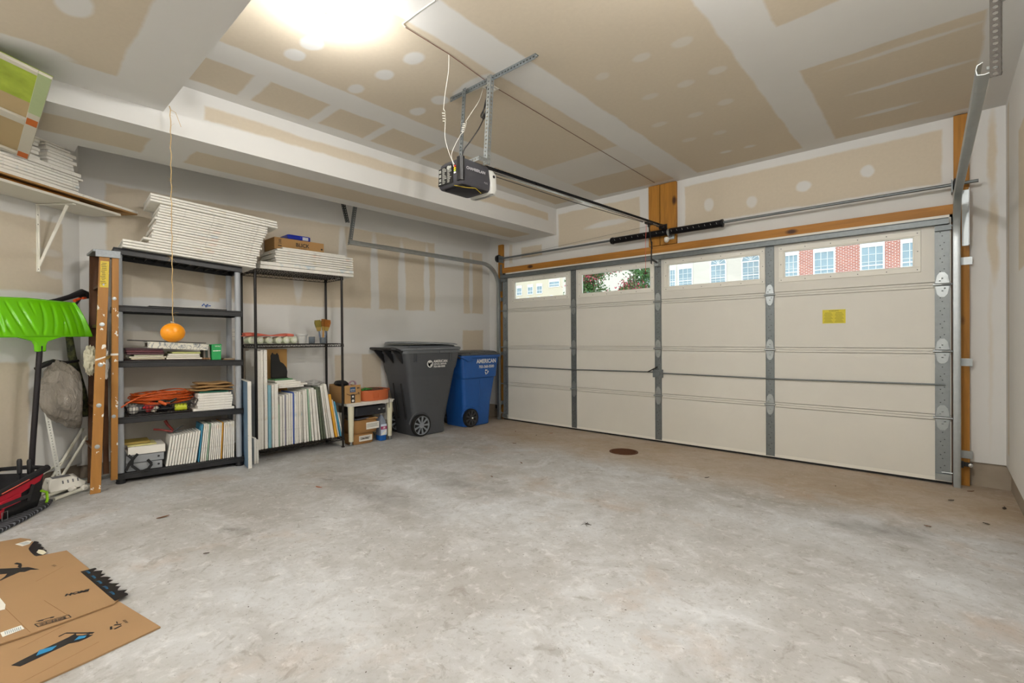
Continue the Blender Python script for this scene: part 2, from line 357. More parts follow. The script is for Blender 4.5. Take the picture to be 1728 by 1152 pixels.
# boxed beam along the left, and the lowered ceiling next to it
bmf = drywall('beam_face_drywall', 1, 2, [('P', 'r', -4.08, -.10, 2.765, 2.86), ('M', 'e', -3.35, 2.90, .55, .05)])
bmu = drywall('beam_soffit_drywall', 0, 1, [('P', 'r', .37, .72, -7, -4.35), ('P', 'r', .36, .70, -4.08, -.2)])
m = MB(); x0, x1 = .20, .925
m.hexa([(x0, -8.1, 2.6), (x1, -8.1, 2.6), (x1, YW, 2.6), (x0, YW, 2.6), (x0, -8.1, ZC + .01), (x1, -8.1, ZC + .01), (x1, YW, ZC + .01), (x0, YW, ZC + .01)]); m.mi = [1, 0, 0, 0, 0, 0]
struct('ceiling_beam', m, [bmf, bmu])
m = MB(); m.box(XL, .20, -8.1, -4.68, 2.6, ZC + .01); struct('ceiling_infill', m, drywall('infill_drywall', 0, 1, [('P', 'r', -2, -1, -2, -1)]))
dmu = drywall('lowered_ceiling_drywall', 0, 1, [('P', 'r', 1.24, 2.9, -7.5, -4.62), ('M', 'e', 1.87, -4.86, .12, .07), ('M', 'e', 1.26, -5.0, .07, .2), ('P', 'r', 3.2, 4.9, -7.5, -4.62)])
m = MB(); m.box(.925, XR, -8.1, -4.325, 2.735, ZC + .01); struct('ceiling_lowered', m, dmu)
# lumber on the door wall
def lumber(name, x0, x1, z0, z1, mat, y0=.05):
    m = MB(); m.box(x0, x1, y0, YW, z0, z1); return struct(name, m, mat, bev=.002)
lumber('trim_5', 2.284, 2.418, 2.25, ZC - .005, M['woodv']); lumber('trim_6', 2.428, 2.612, 2.25, ZC - .008, M['woodv'], .047)
lumber('trim_7', -.045, 4.888, 2.165, 2.245, M['woodh'], .052); lumber('trim_8', 4.89, 4.982, .0, ZC - .006, M['woodv'], .05)
lumber('trim_9', -.135, -.047, .0, 2.598, M['woodv'], .05)
# ---------------------------------------------------------------- overhead door
def overhead_door():
    D = bpy.data.objects.new('door_1', None); COL.objects.link(D); D.location = (2.44, 0, 0); D['kind'] = 'structure'
    W, H = 4.877, 2.134; s = H / 4
    for i in range(4):
        m = MB(); a, b = i * s, (i + 1) * s
        lo = a + (.025 if i else .03); hi = b - .025 if i < 3 else b
        if i < 3: m.box(.002, W - .002, 0, .045, lo, hi)
        else:
            zb, zt = 1.745, 2.025; xs = [.002] + [v for p_ in WINS for v in (p_[0] + .03, p_[1] - .03)] + [W - .002]
            m.box(.002, W - .002, 0, .045, lo, zb); m.box(.002, W - .002, 0, .045, zt, hi)
            for k in range(0, 10, 2): m.box(xs[k], xs[k + 1], 0, .045, zb, zt)
        if i: m.box(.002, W - .002, .0025, .04, a + .0012, a + .020); m.box(.002, W - .002, .022, .04, a + .020, a + .0252)
        if i < 3: m.box(.002, W - .002, .0025, .04, b - .020, b - .0012); m.box(.002, W - .002, .022, .04, b - .0252, b - .020); m.box(.002, W - .002, .02, .035, b - .0008, b + .0008)
        part('door_section', m, M['door'], D)
    m = MB(); m.box(0, W, .004, .04, .004, .03); part('bottom_seal', m, M['rubber'], D)
    m = MB(); m.box(0, W, -.003, .0, .022, .05); part('bottom_rail', m, M['trimw'], D)
    for a, b in WINS:
        fr = MB(); t, z0, z1, y0, y1 = .042, 1.715, 2.055, -.008, .0
        fr.box(a, b, y0, y1, z0, z0 + t); fr.box(a, b, y0, y1, z1 - t, z1); fr.box(a, a + t, y0, y1, z0 + t, z1 - t); fr.box(b - t, b, y0, y1, z0 + t, z1 - t)
        t2 = .052
        for q in ((a + t - .004, b - t + .004, z0 + t - .004, z0 + t2), (a + t - .004, b - t + .004, z1 - t2, z1 - t + .004), (a + t - .004, a + t2, z0 + t2, z1 - t2), (b - t2, b - t + .004, z0 + t2, z1 - t2)):
            fr.box(q[0], q[1], .0, .03, q[2], q[3])
        F = part('window_frame', fr, M['trimw'], D, bev=.002)
        g = MB(); g.box(a + .045, b - .045, .014, .017, z0 + .045, z1 - .045); part('window_pane', g, GLASS, F)
        sm = MB(); n = 6
        for k in range(n):
            x = a + .022 + (b - a - .044) * k / (n - 1)
            for z in (z0 + .02, z1 - .02): sm.cyl((x, -.0085, z), (x, -.0105, z), .004, 8)
        for x in (a + .02, b - .02): sm.cyl((x, -.0085, (z0 + z1) / 2), (x, -.0105, (z0 + z1) / 2), .004, 8)
        part('screw', sm, M['steel_dark'], F)
    for k, x in enumerate((.055, 1.263, 2.419, 3.571, 4.822)):
        wdt = .085 if k in (0, 4) else .07
        m = MB(); m.box(x - wdt / 2, x + wdt / 2, -.006, 0, .03, 2.09)
        for e in (-1, 1): m.box(x + e * wdt / 2 - .003, x + e * wdt / 2 + .003, -.011, 0, .03, 2.09)
        P = part('stile', m, pm('end_stile_steel', '#8E9496', .5, .65, .2, 22) if k in (0, 4) else M['steel_dull'], D)
        dm = MB(); z = .1
        while z < 2.06:
            for dx, dz in ((0, 0), (-.012, .03), (.012, .05)):
                if min(abs(z + dz - q * s) for q in range(5)) > .04: dm.cyl((x + dx, -.0062, z + dz), (x + dx, -.0068, z + dz), .0045, 8)
            z += .105
        part('punched_holes', dm, M['steel_dark'], P)
        for q in (1, 2, 3):
            hm = MB(); z = q * s; hw = wdt / 2
            hm.prism([(x - hw, -.012, z + .012), (x + hw, -.012, z + .012), (x + hw * .75, -.012, z + .075), (x + hw * .3, -.012, z + .1), (x - hw * .3, -.012, z + .1), (x - hw * .75, -.012, z + .075)], (0, .006, 0))
            hm.prism([(x - hw * .75, -.012, z - .075), (x - hw * .3, -.012, z - .1), (x + hw * .3, -.012, z - .1), (x + hw * .75, -.012, z - .075), (x + hw, -.012, z - .012), (x - hw, -.012, z - .012)], (0, .006, 0))
            hm.cyl((x - hw - .014, -.018, z), (x + hw + .014, -.018, z), .009, 10)
            for dx, dz in ((0, .05), (0, -.05), (-.015, .03), (.015, -.03)): hm.sphere((x + dx, -.013, z + dz), .006, 8)
            part('hinge', hm, M['steel'], D)
    m = MB(); m.box(.02, 4.86, -.045, -.042, 2.075, 2.125); m.box(.02, 4.86, -.06, -.045, 2.122, 2.125); m.box(.02, 4.86, -.062, -.045, 2.075, 2.079)
    m.box(.02, 4.86, -.042, 0, 2.122, 2.125); m.box(.02, 4.86, -.042, 0, 2.075, 2.078); part('top_strut', m, M['steel_dull'], D)
    for a, b in ((.05, 2.38), (2.46, 4.84)):
        m = MB(); m.tube([(a, -.02, .79), ((a + b) / 2, -.022, .785), (b, -.02, .80)], .007, 8); part('lock_bar', m, M['steel_dull'], D)
    m = MB(); m.box(2.36, 2.48, -.025, -.012, .74, .83); m.cyl((2.419, -.03, .785), (2.419, -.012, .785), .03, 12); L = part('lock_plate', m, M['steel_dull'], D)
    m = MB(); m.bar((2.42, -.035, .86), (2.31, -.045, .80), .014, .01); part('lock_handle', m, M['rubber'], L)
    for x, e in ((.0, -1), (4.877, 1)):
        for z in (.1, s, 2 * s, 3 * s, 2.06):
            m = MB(); m.cyl((x - e * .06, -.028, z), (x + e * .045, -.028, z), .005, 8); m.cyl((x + e * .03, -.028, z), (x + e * .05, -.028, z), .022, 14); part('roller', m, M['steel'], D)
        m = MB(); m.box(x - e * .1 if e > 0 else x, x if e > 0 else x + .1, -.03, -.006, .035, .085); part('bottom_bracket', m, M['steel'], D)
        m = MB(); a_, b_ = (x - .1, x) if e > 0 else (x, x + .1); m.box(a_, b_, -.035, -.008, 2.03, 2.07); part('top_bracket', m, M['steel_dull'], D)
    m = MB(); m.box(4.006, 4.181, -.0015, -.0002, 1.31, 1.434); L = part('warning_label', m, pm('label_yellow', '#D8C92E', .5, 0, .03), D, 'yellow rectangular notice')
    m = MB(); m.text('WARNING', .016, (4.093, -.0018, 1.422), (1, 0, 0), (0, 0, 1))
    for i in range(9):
        for x in (4.052, 4.135): m.box(x - .035 + .004 * (i % 3), x + .033 - .006 * ((i * 7) % 3), -.0022, -.0016, 1.32 + i * .0105, 1.3225 + i * .0105)
    part('label_print', m, pm('label_ink', '#6E6514', .6), L)
def glass_mat():
    t = NT('window_glass'); t.n.remove(t.bsdf); o = t.n['Material Output']
    tr = t.new('ShaderNodeBsdfTransparent'); tr.inputs[0].default_value = (.93, .96, .95, 1); gl = t.new('ShaderNodeBsdfGlossy'); gl.inputs['Roughness'].default_value = .02
    fr = t.new('ShaderNodeFresnel'); fr.inputs[0].default_value = 1.45; mx = t.new('ShaderNodeMixShader')
    t.l.new(fr.outputs[0], mx.inputs[0]); t.l.new(tr.outputs[0], mx.inputs[1]); t.l.new(gl.outputs[0], mx.inputs[2]); t.l.new(mx.outputs[0], o.inputs[0]); return t.m
GLASS = glass_mat()
overhead_door()
m = MB(); m.box(-.05, 4.93, .046, .0518, 2.10, 2.1640); m.box(-.05, 4.93, .0518, YW + .02, 2.10, 2.1645); struct('trim_11', m, M['trimw']); m = MB(); m.box(-.046, .012, .046, YW + .03, -.02, 2.1645); m.box(4.865, 4.889, .046, YW + .03, -.02, 2.1645); struct('trim_12', m, wood('dark_jamb_wood', '#6E4320', 2, '#3A2410'))
# ---------------------------------------------------------------- black resin shelving unit
UO = Vector((.055, -4.468, .08)); UA = R(85.4); UH = Vector((math.cos(UA), math.sin(UA), 0)); VH = Vector((-UH.y, UH.x, 0))
UL = .893
def U(u, v, z): p = UO + UH * u + VH * v; return Vector((p.x, p.y, z))
SH = [(.163, .147), (.60, .583), (1.04, 1.018), (1.476, 1.457), (1.924, 1.853)]     # shelf tops, ladder end / pipe-post end
def shz(i, u): a, b = SH[i]; return a + (b - a) * u / UL
def slab(m, u0, u1, v0, v1, za, zb, th):
    """a slab in the unit's frame whose underside runs from za (u=0) to zb (u=UL)"""
    z = lambda u: za + (zb - za) * u / UL
    return m.hexa([U(u0, v0, z(u0)), U(u1, v0, z(u1)), U(u1, v1, z(u1)), U(u0, v1, z(u0)), U(u0, v0, z(u0) + th), U(u1, v0, z(u1) + th), U(u1, v1, z(u1) + th), U(u0, v1, z(u0) + th)])
def resin_unit():
    t = thing('shelving_unit', 'black five-shelf resin shelving unit with grey round posts beside the ladder', 'shelving unit', UO, UA)
    pg = pm('grey_post_plastic', '#A3A8AE', .4, 0, .06, 12); bs = pm('black_shelf_plastic', '#202124', .42, 0, .25, 30, .1)
    for i, (a, b) in enumerate(SH):
        m = MB(); th = .05; D = .375
        slab(m, 0, UL, 0, D, a - .012, b - .012, .012)
        for v0, v1 in ((0, .012), (D - .012, D)): slab(m, 0, UL, v0, v1, a - th, b - th, th - .012)
        for u0 in (0, UL - .012): slab(m, u0, u0 + .012, .012, D - .012, a - th, b - th, th - .012)
        for k in range(1, 12): slab(m, UL * k / 12 - .003, UL * k / 12 + .003, .012, D - .012, a - .035, b - .035, .023)
        part('shelf', m, bs, t, bev=.003)
    for (u, v) in ((.032, .032), (UL - .032, .032), (.032, .343), (UL - .032, .343)):
        for i in range(4):
            m = MB(); m.cyl(U(u, v, shz(i, u)), U(u, v, shz(i + 1, u) - .05), .024, 20); part('post', m, pg, t)
        m = MB(); m.lathe([(.03, 0), (.033, .01), (.026, .045), (.026, shz(0, u) - .05 - fz(U(u, v, 0).y))], U(u, v, fz(U(u, v, 0).y)), 16); part('foot', m, bs, t)
    return t
resin_unit()
# ---------------------------------------------------------------- stretched canvases
def canvas_mat(name, tint, amount=.35):
    t = NT(name); a = t.noise(9, 3, .6); b = t.noise(3.1, 2, .5, color=True)
    c = t.mix(t.math('MULTIPLY', t.ramp(a, [(.55, 0.0), (.7, 1.0)]), amount), lin('#E9E7E0'), lin(tint))
    c = t.mix(t.math('MULTIPLY', t.ramp(t.noise(60, 2, .5), [(.62, 0.0), (.7, 1.0)]), .3), c, lin('#8F8B84'))
    t.bump(t.noise(160, 2), .08, .001); return t.out(c, .7, 0, .3)
CV = [canvas_mat('canvas_white', '#D8D4CA'), canvas_mat('canvas_blue_drips', '#A9C3D4', .6), canvas_mat('canvas_pink_drips', '#E2B9A8', .45), canvas_mat('canvas_cream', '#DAD0AE', .5), canvas_mat('canvas_grey', '#B7B7B4', .5)]
def rn(a, b): return random.uniform(a, b)
# tall stack on the resin unit: 3 wide ones, 15 in the middle, 3 set forward on top
za, zb = 1.926, 1.855; n = 21; th = .0222
for i in range(n):
    if i < 3: u0, u1, v0, v1 = .045 + rn(0, .012), 1.0 + rn(-.01, .012), -.06, .36
    elif i < 18:
        k = (i - 3) / 14; u0 = .225 + .06 * k + rn(-.012, .012); u1 = 1.0 + .10 * k + rn(-.01, .012); v0 = -.055 + rn(-.006, .006); v1 = v0 + .40
        if i == 4: u0 -= .05
    else: u0, u1, v0, v1 = .222 + rn(0, .006), 1.178 + rn(-.008, .008), -.075, .35
    m = MB(); slab(m, u0, u1, v0, v1, za + i * th, zb + i * th, th - .0036)
    j = n - 1 - i; pos = 'topmost' if j == 0 else 'lowest' if i == 0 else ORD[j] + ' from the top'
    col = CV[[0, 0, 3, 2, 3, 0, 2, 0, 2, 1, 0, 2, 0, 0, 4, 0, 0, 0, 0, 3, 0][i]]
    single('stretched_canvas', m, col, 'white-edged stretched canvas, %s in the tall stack on the black resin shelving' % pos, 'canvas', 'canvases stacked on top of the resin shelving', bev=.0045)
# ---------------------------------------------------------------- wire shelving unit
def wire_unit():
    x0, x1, y0, y1 = -.29, .062, -3.447, -2.583; zb_ = fz(-3); mt = pm('black_wire', '#1B1715', .4, .3, .2, 30)
    t = thing('wire_shelving', 'black wire shelving rack with four thin posts beside the resin shelving', 'shelving unit', ((x0 + x1) / 2, -3.0, zb_))
    for x in (x0, x1):
        for y in (y0, y1):
            m = MB(); m.cyl((x, y, fz(y) + .012), (x, y, 1.864), .0125, 14); m.lathe([(.017, 0), (.019, .006), (.008, .02)], (x, y, fz(y)), 12);  part('post', m, mt, t)
    for z in (1.862, 1.152, .155):
        m = MB(); r = .0035
        for dz in (0, -.03):
            m.tube([(x0, y0, z + dz), (x1, y0, z + dz), (x1, y1, z + dz), (x0, y1, z + dz)], r, 6, True)
        def zig(p, q, k):
            p, q = Vector(p), Vector(q); return [p.lerp(q, i / k) + Vector((0, 0, -.03 * (i % 2))) for i in range(k + 1)]
        for p, q, k in (((x1, y0, z), (x1, y1, z), 34), ((x0, y0, z), (x0, y1, z), 34), ((x0, y0, z), (x1, y0, z), 14), ((x0, y1, z), (x1, y1, z), 14)): m.tube(zig(p, q, k), .0022, 5)
        for k in range(1, 34): y = y0 + (y1 - y0) * k / 34; m.tube([(x0, y, z + .003), (x1, y, z + .003)], .002, 5)
        for x in (x0 + .09, (x0 + x1) / 2, x1 - .09): m.tube([(x, y0, z - .004), (x, y1, z - .004)], .003, 5)
        P = part('wire_shelf', m, mt, t)
        for x in (x0, x1):
            for y in (y0, y1): c = MB(); c.lathe([(.016, -.02), (.019, -.018), (.0155, .015)], (x, y, z - .014), 12); part('collar', c, mt, P)
wire_unit()
def boxm(*a): return MB().box(*a)
# stack on the wire rack
z = 1.868
for i in range(9):
    if i < 2: t_, y0, y1, x1 = .036, -3.41 + .004 * i, -2.455 + .002 * i, .085
    elif i < 8: t_, y0, y1, x1 = .0232, -3.27 + rn(-.02, .02), -2.46 + rn(-.006, .006), .08
    else: t_, y0, y1, x1 = .024, -3.19, -2.53, .05
    m = MB(); s_ = (-.012 if i < 8 else -.03)
    m.hexa([(x1 - .36, y0, z), (x1, y0, z), (x1, y1, z), (x1 - .36, y1, z), (x1 - .36, y0, z + t_ - .0036), (x1, y0, z + t_ - .0036), (x1, y1, z + t_ - .0036), (x1 - .36, y1, z + t_ - .0036)])
    z += t_; j = 8 - i; pos = 'topmost' if j == 0 else 'lowest' if i == 0 else ORD[j] + ' from the top'
    single('stretched_canvas', m, CV[[0, 1, 0, 3, 0, 0, 2, 4, 0][i]], 'white-edged stretched canvas, %s in the shorter stack on the black wire rack' % pos, 'canvas', 'canvases stacked on the wire rack', bev=.0045)
ZS = z
# shipping box and blue tub on that stack
t = thing('shipping_box', 'flat brown cardboard box lettered BLICK on the canvases of the wire rack', 'box', (-.2, -2.95, ZS))
m = MB(); m.box(-.33, -.09, -3.21, -2.70, ZS, ZS + .115); part('carton', m, M['card'], t, bev=.003)
m = MB(); m.text('BLICK', .052, (-.089, -2.93, ZS + .062), (0, 1, 0), (0, 0, 1), bold=.0012); m.text('ART MATERIALS', .012, (-.089, -2.93, ZS + .03), (0, 1, 0), (0, 0, 1))
for dy in (0, .014): m.box(-.0895, -.0885, -3.165 + dy, -3.160 + dy, ZS + .062, ZS + .09); m.prism([(-.0885, -3.168 + dy, ZS + .09), (-.0885, -3.157 + dy, ZS + .09), (-.0885, -3.1625 + dy, ZS + .1)], (-.001, 0, 0))
m.box(-.0895, -.0885, -3.175, -3.140, ZS + .055, ZS + .058); m.box(-.0895, -.0885, -3.175, -3.14, ZS + .03, ZS + .038)
m.cyl((-.0895, -2.725, ZS + .05), (-.0885, -2.725, ZS + .05), .010, 12)
part('printing', m, pm('print_black', '#2A2420', .6), t)
m = MB(); z0 = ZS + .116; m.rings([[(-.21 + a * .1, -2.95 + b * .12, zz) for a, b in ((-1 * k, -.85 * k), (-.85 * k, -1 * k), (.85 * k, -1 * k), (k, -.85 * k), (k, .85 * k), (.85 * k, k), (-.85 * k, k), (-k, .85 * k))] for k, zz in ((.92, z0), (1, z0 + .01), (1, z0 + .04), (.97, z0 + .05))])
t = thing('storage_tub', 'small shiny blue plastic tub lying on the brown lettered box', 'tub', (-.21, -2.95, z0))
part('tub_body', m, pm('blue_tub', '#1F33A8', .25, 0, .2, 20), t, bev=.003)
m = MB(); m.box(-.1105, -.1085, -2.92, -2.86, z0 + .008, z0 + .04); part('paper_label', m, pm('pale_label', '#C9CCD8', .4, 0, .5, 90), t)
# ---------------------------------------------------------------- middle shelf of the wire rack
ZM = 1.157
for i, y in enumerate((-3.45, -3.375, -3.29, -3.2, -3.125, -3.05)):
    m = MB(); c = Vector((-.08, y, ZM + .037)); m.lathe([(.006, -.05), (.026, -.052), (.034, -.046), (.036, -.02), (.036, .03), (.033, .044), (.02, .05), (.004, .05)], c, 20, (1, .12, 0))
    o = thing('plastic_cup', 'pale green plastic cup lying on wire rack, %s from the resin shelving' % ('first' if i == 0 else ORD[i]), 'cup', c, 0, 'pale green cups lying on the wire rack')
    part('cup_body', m, pm('pale_green_plastic', '#CFD6BC', .5, 0, .06, 15), o)
    k = MB(); k.lathe([(.001, .0505), (.018, .0505), (.018, .053), (.001, .053)], c, 16, (1, .12, 0)); part('cup_disc', k, pm('cup_mark', '#8E8C86' if i in (2, 4) else '#DFE2D2', .5, 0, .4, 60), o)
m = MB(); rs = []
for j in range(15):
    u = j / 14; y = -3.5 + .47 * u; w_ = .1 * (math.sin(PI * min(1, u * 1.1 + .06)) ** .5 + .02); h = .028 + .008 * math.sin(9 * u) - .012 * u
    rs.append([(-.10 + w_ * math.cos(a), y + .01 * math.sin(3 * a), ZM + .077 + max(0, h * math.sin(a)) + .003 * math.sin(7 * u + a)) for a in [2 * PI * k / 14 for k in range(14)]])
m.rings(rs); single('folded_cloth', m, pm('coral_cloth', '#D8705C', .85, 0, .12, 12, .2), 'coral red cloth draped over the pale green cups on wire rack', 'cloth')
m = MB(); m.lathe([(.036, 0), (.04, .004), (.05, .07), (.05, .078), (.059, .08), (.059, .098), (.052, .1), (.05, .09), (.01, .088)], (-.07, -2.955, ZM), 28); single('plastic_tub', m, pm('grey_white_tub', '#C3C4C2', .45, 0, .05), 'round grey-white plastic tub with a rim beside the brushes', 'tub')
m = MB(); m.lathe([(.028, 0), (.03, .004), (.031, .07), (.028, .07), (.027, .008), (.002, .006)], (-.05, -2.86, ZM), 24)
t = NT('jar_glass'); t.bsdf.inputs['Transmission Weight'].default_value = .75; JG = t.out(lin('#A9B4BE'), .25, 0)
single('glass_jar', m, JG, 'small cloudy glass jar between the grey tub and the brushes', 'jar')
def brush(x, y, z0, dx, dy, L, w_, col, lab, dk):
    t = thing('paint_brush', lab, 'brush', (x, y, z0), 0, 'upright brushes on the wire rack')
    p = Vector((x, y, z0)); d = Vector((dx, dy, 1)).normalized(); q = p + d * L; s = d.cross(Vector((1, 0, 0))).normalized(); nn = s.cross(d)
    m = MB(); m.tube([p, p + d * L * .3, p + d * L * .5], [.006, .009, .007], 8); part('handle', m, dk, t)
    m = MB(); a, b = p + d * L * .5, p + d * L * .68; m.rings([[c + s * i * ww + nn * j * .008 for i, j in ((-1, -1), (1, -1), (1, 1), (-1, 1))] for c, ww in ((a, w_ * .6), (b, w_))]); part('ferrule', m, pm('brush_gold', '#B49A55', .35, .6), t)
    m = MB(); m.rings([[c + s * i * ww + nn * j * tt for i, j in ((-1, -1), (1, -1), (1, 1), (-1, 1))] for c, ww, tt in ((b, w_, .009), (b.lerp(q, .6), w_ * 1.25, .011), (q, w_ * 1.1, .003))]); part('bristles', m, pm('bristle_' + col, col, .9, 0, .3, 60, .4), t)
bl = pm('blue_grey_handle', '#5E6A80', .5, 0, .4, 40)
m = MB(); m.lathe([(.03, 0), (.033, .003), (.036, .062), (.032, .062), (.028, .008), (.002, .006)], (-.04, -2.745, ZM), 22); single('brush_pot', m, JG, 'cloudy glass pot holding the paint brushes on wire rack', 'pot')
brush(-.05, -2.765, ZM + .012, -.05, -.12, .235, .027, '#7A6E2C', 'wide brush with olive bristles tilted towards the grey tub', bl)
brush(-.045, -2.742, ZM + .012, .0, .03, .245, .018, '#8A5A20', 'narrow brush with brown bristles in the middle of the glass pot', pm('ochre_handle', '#B8863B', .5))
brush(-.04, -2.725, ZM + .012, .05, .12, .24, .027, '#8C5416', 'wide brush with rust brown bristles tilted away from the grey tub', bl)
# ---------------------------------------------------------------- row of canvases on the bottom of the wire rack
ZBW = .162
def standing(y, z0, x1, w_, h, dep, lean, mat, label, group, cat='canvas', name='stretched_canvas', foot=None):
    m = MB(); s = math.tan(lean)
    x1 = x1 + rn(-.012, .006)
    m.hexa([(x1 - dep, y, z0), (x1, y, z0), (x1, y + w_, z0), (x1 - dep, y + w_, z0), (x1 - dep, y + s * h, z0 + h), (x1, y + s * h, z0 + h), (x1, y + w_ + s * h, z0 + h), (x1 - dep, y + w_ + s * h, z0 + h)])
    return single(name, m, mat, label, cat, group, bev=.004)
cols = {'white': CV[0], 'cream': CV[3], 'pink-stained': CV[2], 'grey': CV[4], 'bright blue': pm('edge_blue', '#3D66C8', .6), 'teal': pm('edge_teal', '#7FB0BE', .6, 0, .25, 8), 'yellow': pm('edge_yellow', '#D9A032', .5), 'dark green': pm('edge_mottled', '#5C6553', .7, 0, .6, 40), 'sky blue': pm('edge_sky', '#4B9FC4', .6, 0, .2), 'lilac': pm('edge_lilac', '#9A9AC4', .6, 0, .2), 'pale green': pm('edge_pgreen', '#A9C9B0', .6, 0, .3), 'pale blue': CV[1]}
row = [(-3.428, .03, .93, 'white'), (-3.396, .026, .94, 'white'), (-3.368, .03, .94, 'cream'), (-3.335, .03, .60, 'teal'), (-3.302, .022, .605, 'pink-stained'), (-3.278, .038, .61, 'white')]
GRP = 'canvases standing on the bottom of the wire rack'
for i, (y, w_, h, c) in enumerate(row):
    lab = ['tall white canvas standing against the rack post nearest the resin shelving', 'tall white canvas, second from the rack post, bottom of wire rack', 'tall cream-edged canvas, innermost of the three tall ones on wire rack', 'teal-edged canvas standing beside the three tall ones on wire rack', 'thin pink-stained canvas just after the teal-edged one on wire rack', 'broad white canvas standing before the long row on wire rack'][i]
    standing(y, ZBW, .045, w_ - .002, h, .30, 0, cols[c], lab, GRP)
y = -3.236; seq = ['pale green', 'white', 'white', 'lilac', 'white', 'white', 'white', 'bright blue', 'pale blue', 'white', 'cream', 'pale blue', 'white', 'white', 'pale green', 'grey', 'white', 'white', 'dark green', 'dark green', 'white', 'pink-stained', 'white', 'yellow', 'grey', 'sky blue', 'grey']
hs = [.42, .50, .51, .51, .51, .52, .52, .53, .52, .53, .53, .50, .54, .55, .55, .55, .56, .54, .57, .56, .56, .56, .57, .46, .40, .38, .26]
ws = [.010, .026, .024, .009, .025, .024, .022, .010, .020, .024, .022, .012, .024, .026, .012, .022, .030, .022, .024, .022, .020, .012, .036, .032, .02, .018, .016]
y = -3.236; cnt = {}; ws = [w_ * .93 for w_ in ws]; pl = 0
for i, (c, h, w_) in enumerate(zip(seq, hs, ws)):
    lean = 0 if i < 12 else -R(.6 + (i - 11) * .72)
    y += max(0, (math.tan(-lean) - pl)) * h; pl = math.tan(-lean); cnt[c] = cnt.get(c, 0) + 1
    tot = seq.count(c); q = '%s%s-edged canvas of the row on the wire rack' % (('first ' if cnt[c] == 1 else ORD[cnt[c] - 1] + ' ') if tot > 1 else '', c)
    if tot > 1: q += ', counted from the tall ones'
    standing(y, ZBW, .045, w_ - .003, h * (.97 if i < 20 else 1), .29, lean, cols[c], q, GRP); y += w_ + .0018
# canvases lying over that row
def lying(x0, x1, y0, y1, z0, t_, c, lab):
    m = MB(); m.box(x0, x1, y0, y1, z0, z0 + t_); single('stretched_canvas', m, cols[c], lab, 'canvas', 'canvases lying over the standing row', bev=.0025)
lying(-.24, .0, -3.215, -2.97, .722, .018, 'grey', 'grey-edged canvas lying lowest on top of the standing row')
lying(-.25, -.01, -3.215, -2.93, .741, .018, 'pink-stained', 'pink-stained canvas lying second from below over the standing row')
lying(-.25, -.02, -3.225, -2.99, .760, .018, 'cream', 'cream-edged canvas lying third from below over the standing row')
lying(-.26, -.03, -3.24, -3.04, .779, .017, 'white', 'white-edged canvas lying topmost over the standing row')
m = MB(); m.box(-.22, -.05, -3.235, -3.06, .797, .807); single('painted_board', m, pm('green_board', '#5F9A68', .5, 0, .35, 10), 'thin green painted board lying over the canvases on wire rack', 'board', bev=.001)
def lump(c, r, seed, amp=.25, n=26, freq=6.0, fold=0):
    from mathutils import noise
    m = MB(); rs = []; c = Vector(c)
    for j in range(1, n):
        th_ = PI * j / n; ring = []
        for k in range(n + 6):
            a = 2 * PI * k / (n + 6); d = Vector((math.sin(th_) * math.cos(a), math.sin(th_) * math.sin(a), -math.cos(th_)))
            q = 1 + amp * noise.noise(d * freq * .5 + Vector((seed, 0, 0))) + amp * .6 * (1 - abs(noise.noise(d * freq + Vector((0, seed, 0)))) * 2) * (1 if fold else .3) + amp * .25 * noise.noise(d * freq * 3)
            ring.append(c + Vector((d.x * r[0], d.y * r[1], d.z * r[2])) * q)
        rs.append(ring)
    return m.rings(rs)
m = lump((-.12, -2.82, .735), (.11, .09, .03), 3, .25, fold=1)
t = NT('clear_plastic_film'); t.bsdf.inputs['Transmission Weight'].default_value = .3; t.bump(t.noise(25, 4), .5, .01); PF = t.out(lin('#D9D8D6'), .22, 0, .7)
single('plastic_bag', m, PF, 'crumpled clear plastic bag lying at the end of the canvases', 'bag')
m = MB(); m.box(-.335, -.325, -3.21, -3.0, .18, 1.10); single('plywood_panel', m, pm('tan_ply', '#C79A5A', .7, 0, .15, 4), 'tan plywood sheet standing behind the tall white canvases', 'panel')
def cat_shape():
    pts = [(-3.215, .815), (-3.06, .815), (-3.055, .87), (-3.065, .915), (-3.095, .955), (-3.125, .975), (-3.135, 1.005), (-3.14, 1.04), (-3.155, 1.065), (-3.165, 1.05), (-3.19, 1.055), (-3.2, 1.07), (-3.215, 1.04)]
    m = MB(); m.prism([(-.20, a, b) for a, b in pts][::-1], (.018, 0, 0)); m.box(-.215, -.165, -3.21, -3.06, .807, .815); return m
single('cat_figure', cat_shape(), pm('black_cutout', '#191818', .6), 'black seated cat cut-out standing on the green board', 'ornament', bev=.003)
# ---------------------------------------------------------------- resin unit: bottom shelf
uc = lambda y: (y + 4.468) / .9968      # distance along the unit from a world y on its front
def leaner(u, i_sh, w_, h, v0, dep, lean, mat, lab, grp):
    m = MB(); s = math.tan(lean); z = shz(i_sh, u) + .0015; pr = []
    for (uu, zz) in ((u, z), (u + w_, z), (u + w_ + s * h, z + h), (u + s * h, z + h)): pr.append(U(uu, v0, zz))
    m.prism(pr, VH * dep); return single('stretched_canvas', m, mat, lab, 'canvas', grp, bev=.002)
G2 = 'small canvases standing on the resin shelving'
seqA = ['white', 'white', 'pale blue', 'white', 'cream', 'white', 'white', 'white', 'pale blue', 'pink-stained', 'cream']
seqB = ['sky blue', 'cream', 'cream', 'white', 'pale green', 'grey', 'white', 'white', 'pink-stained', 'cream', 'cream', 'yellow', 'white', 'cream', 'cream', 'grey', 'cream', 'cream']
slim = {'sky blue': .004, 'yellow': .004, 'pale green': .004}
u = .318; cnt = {}
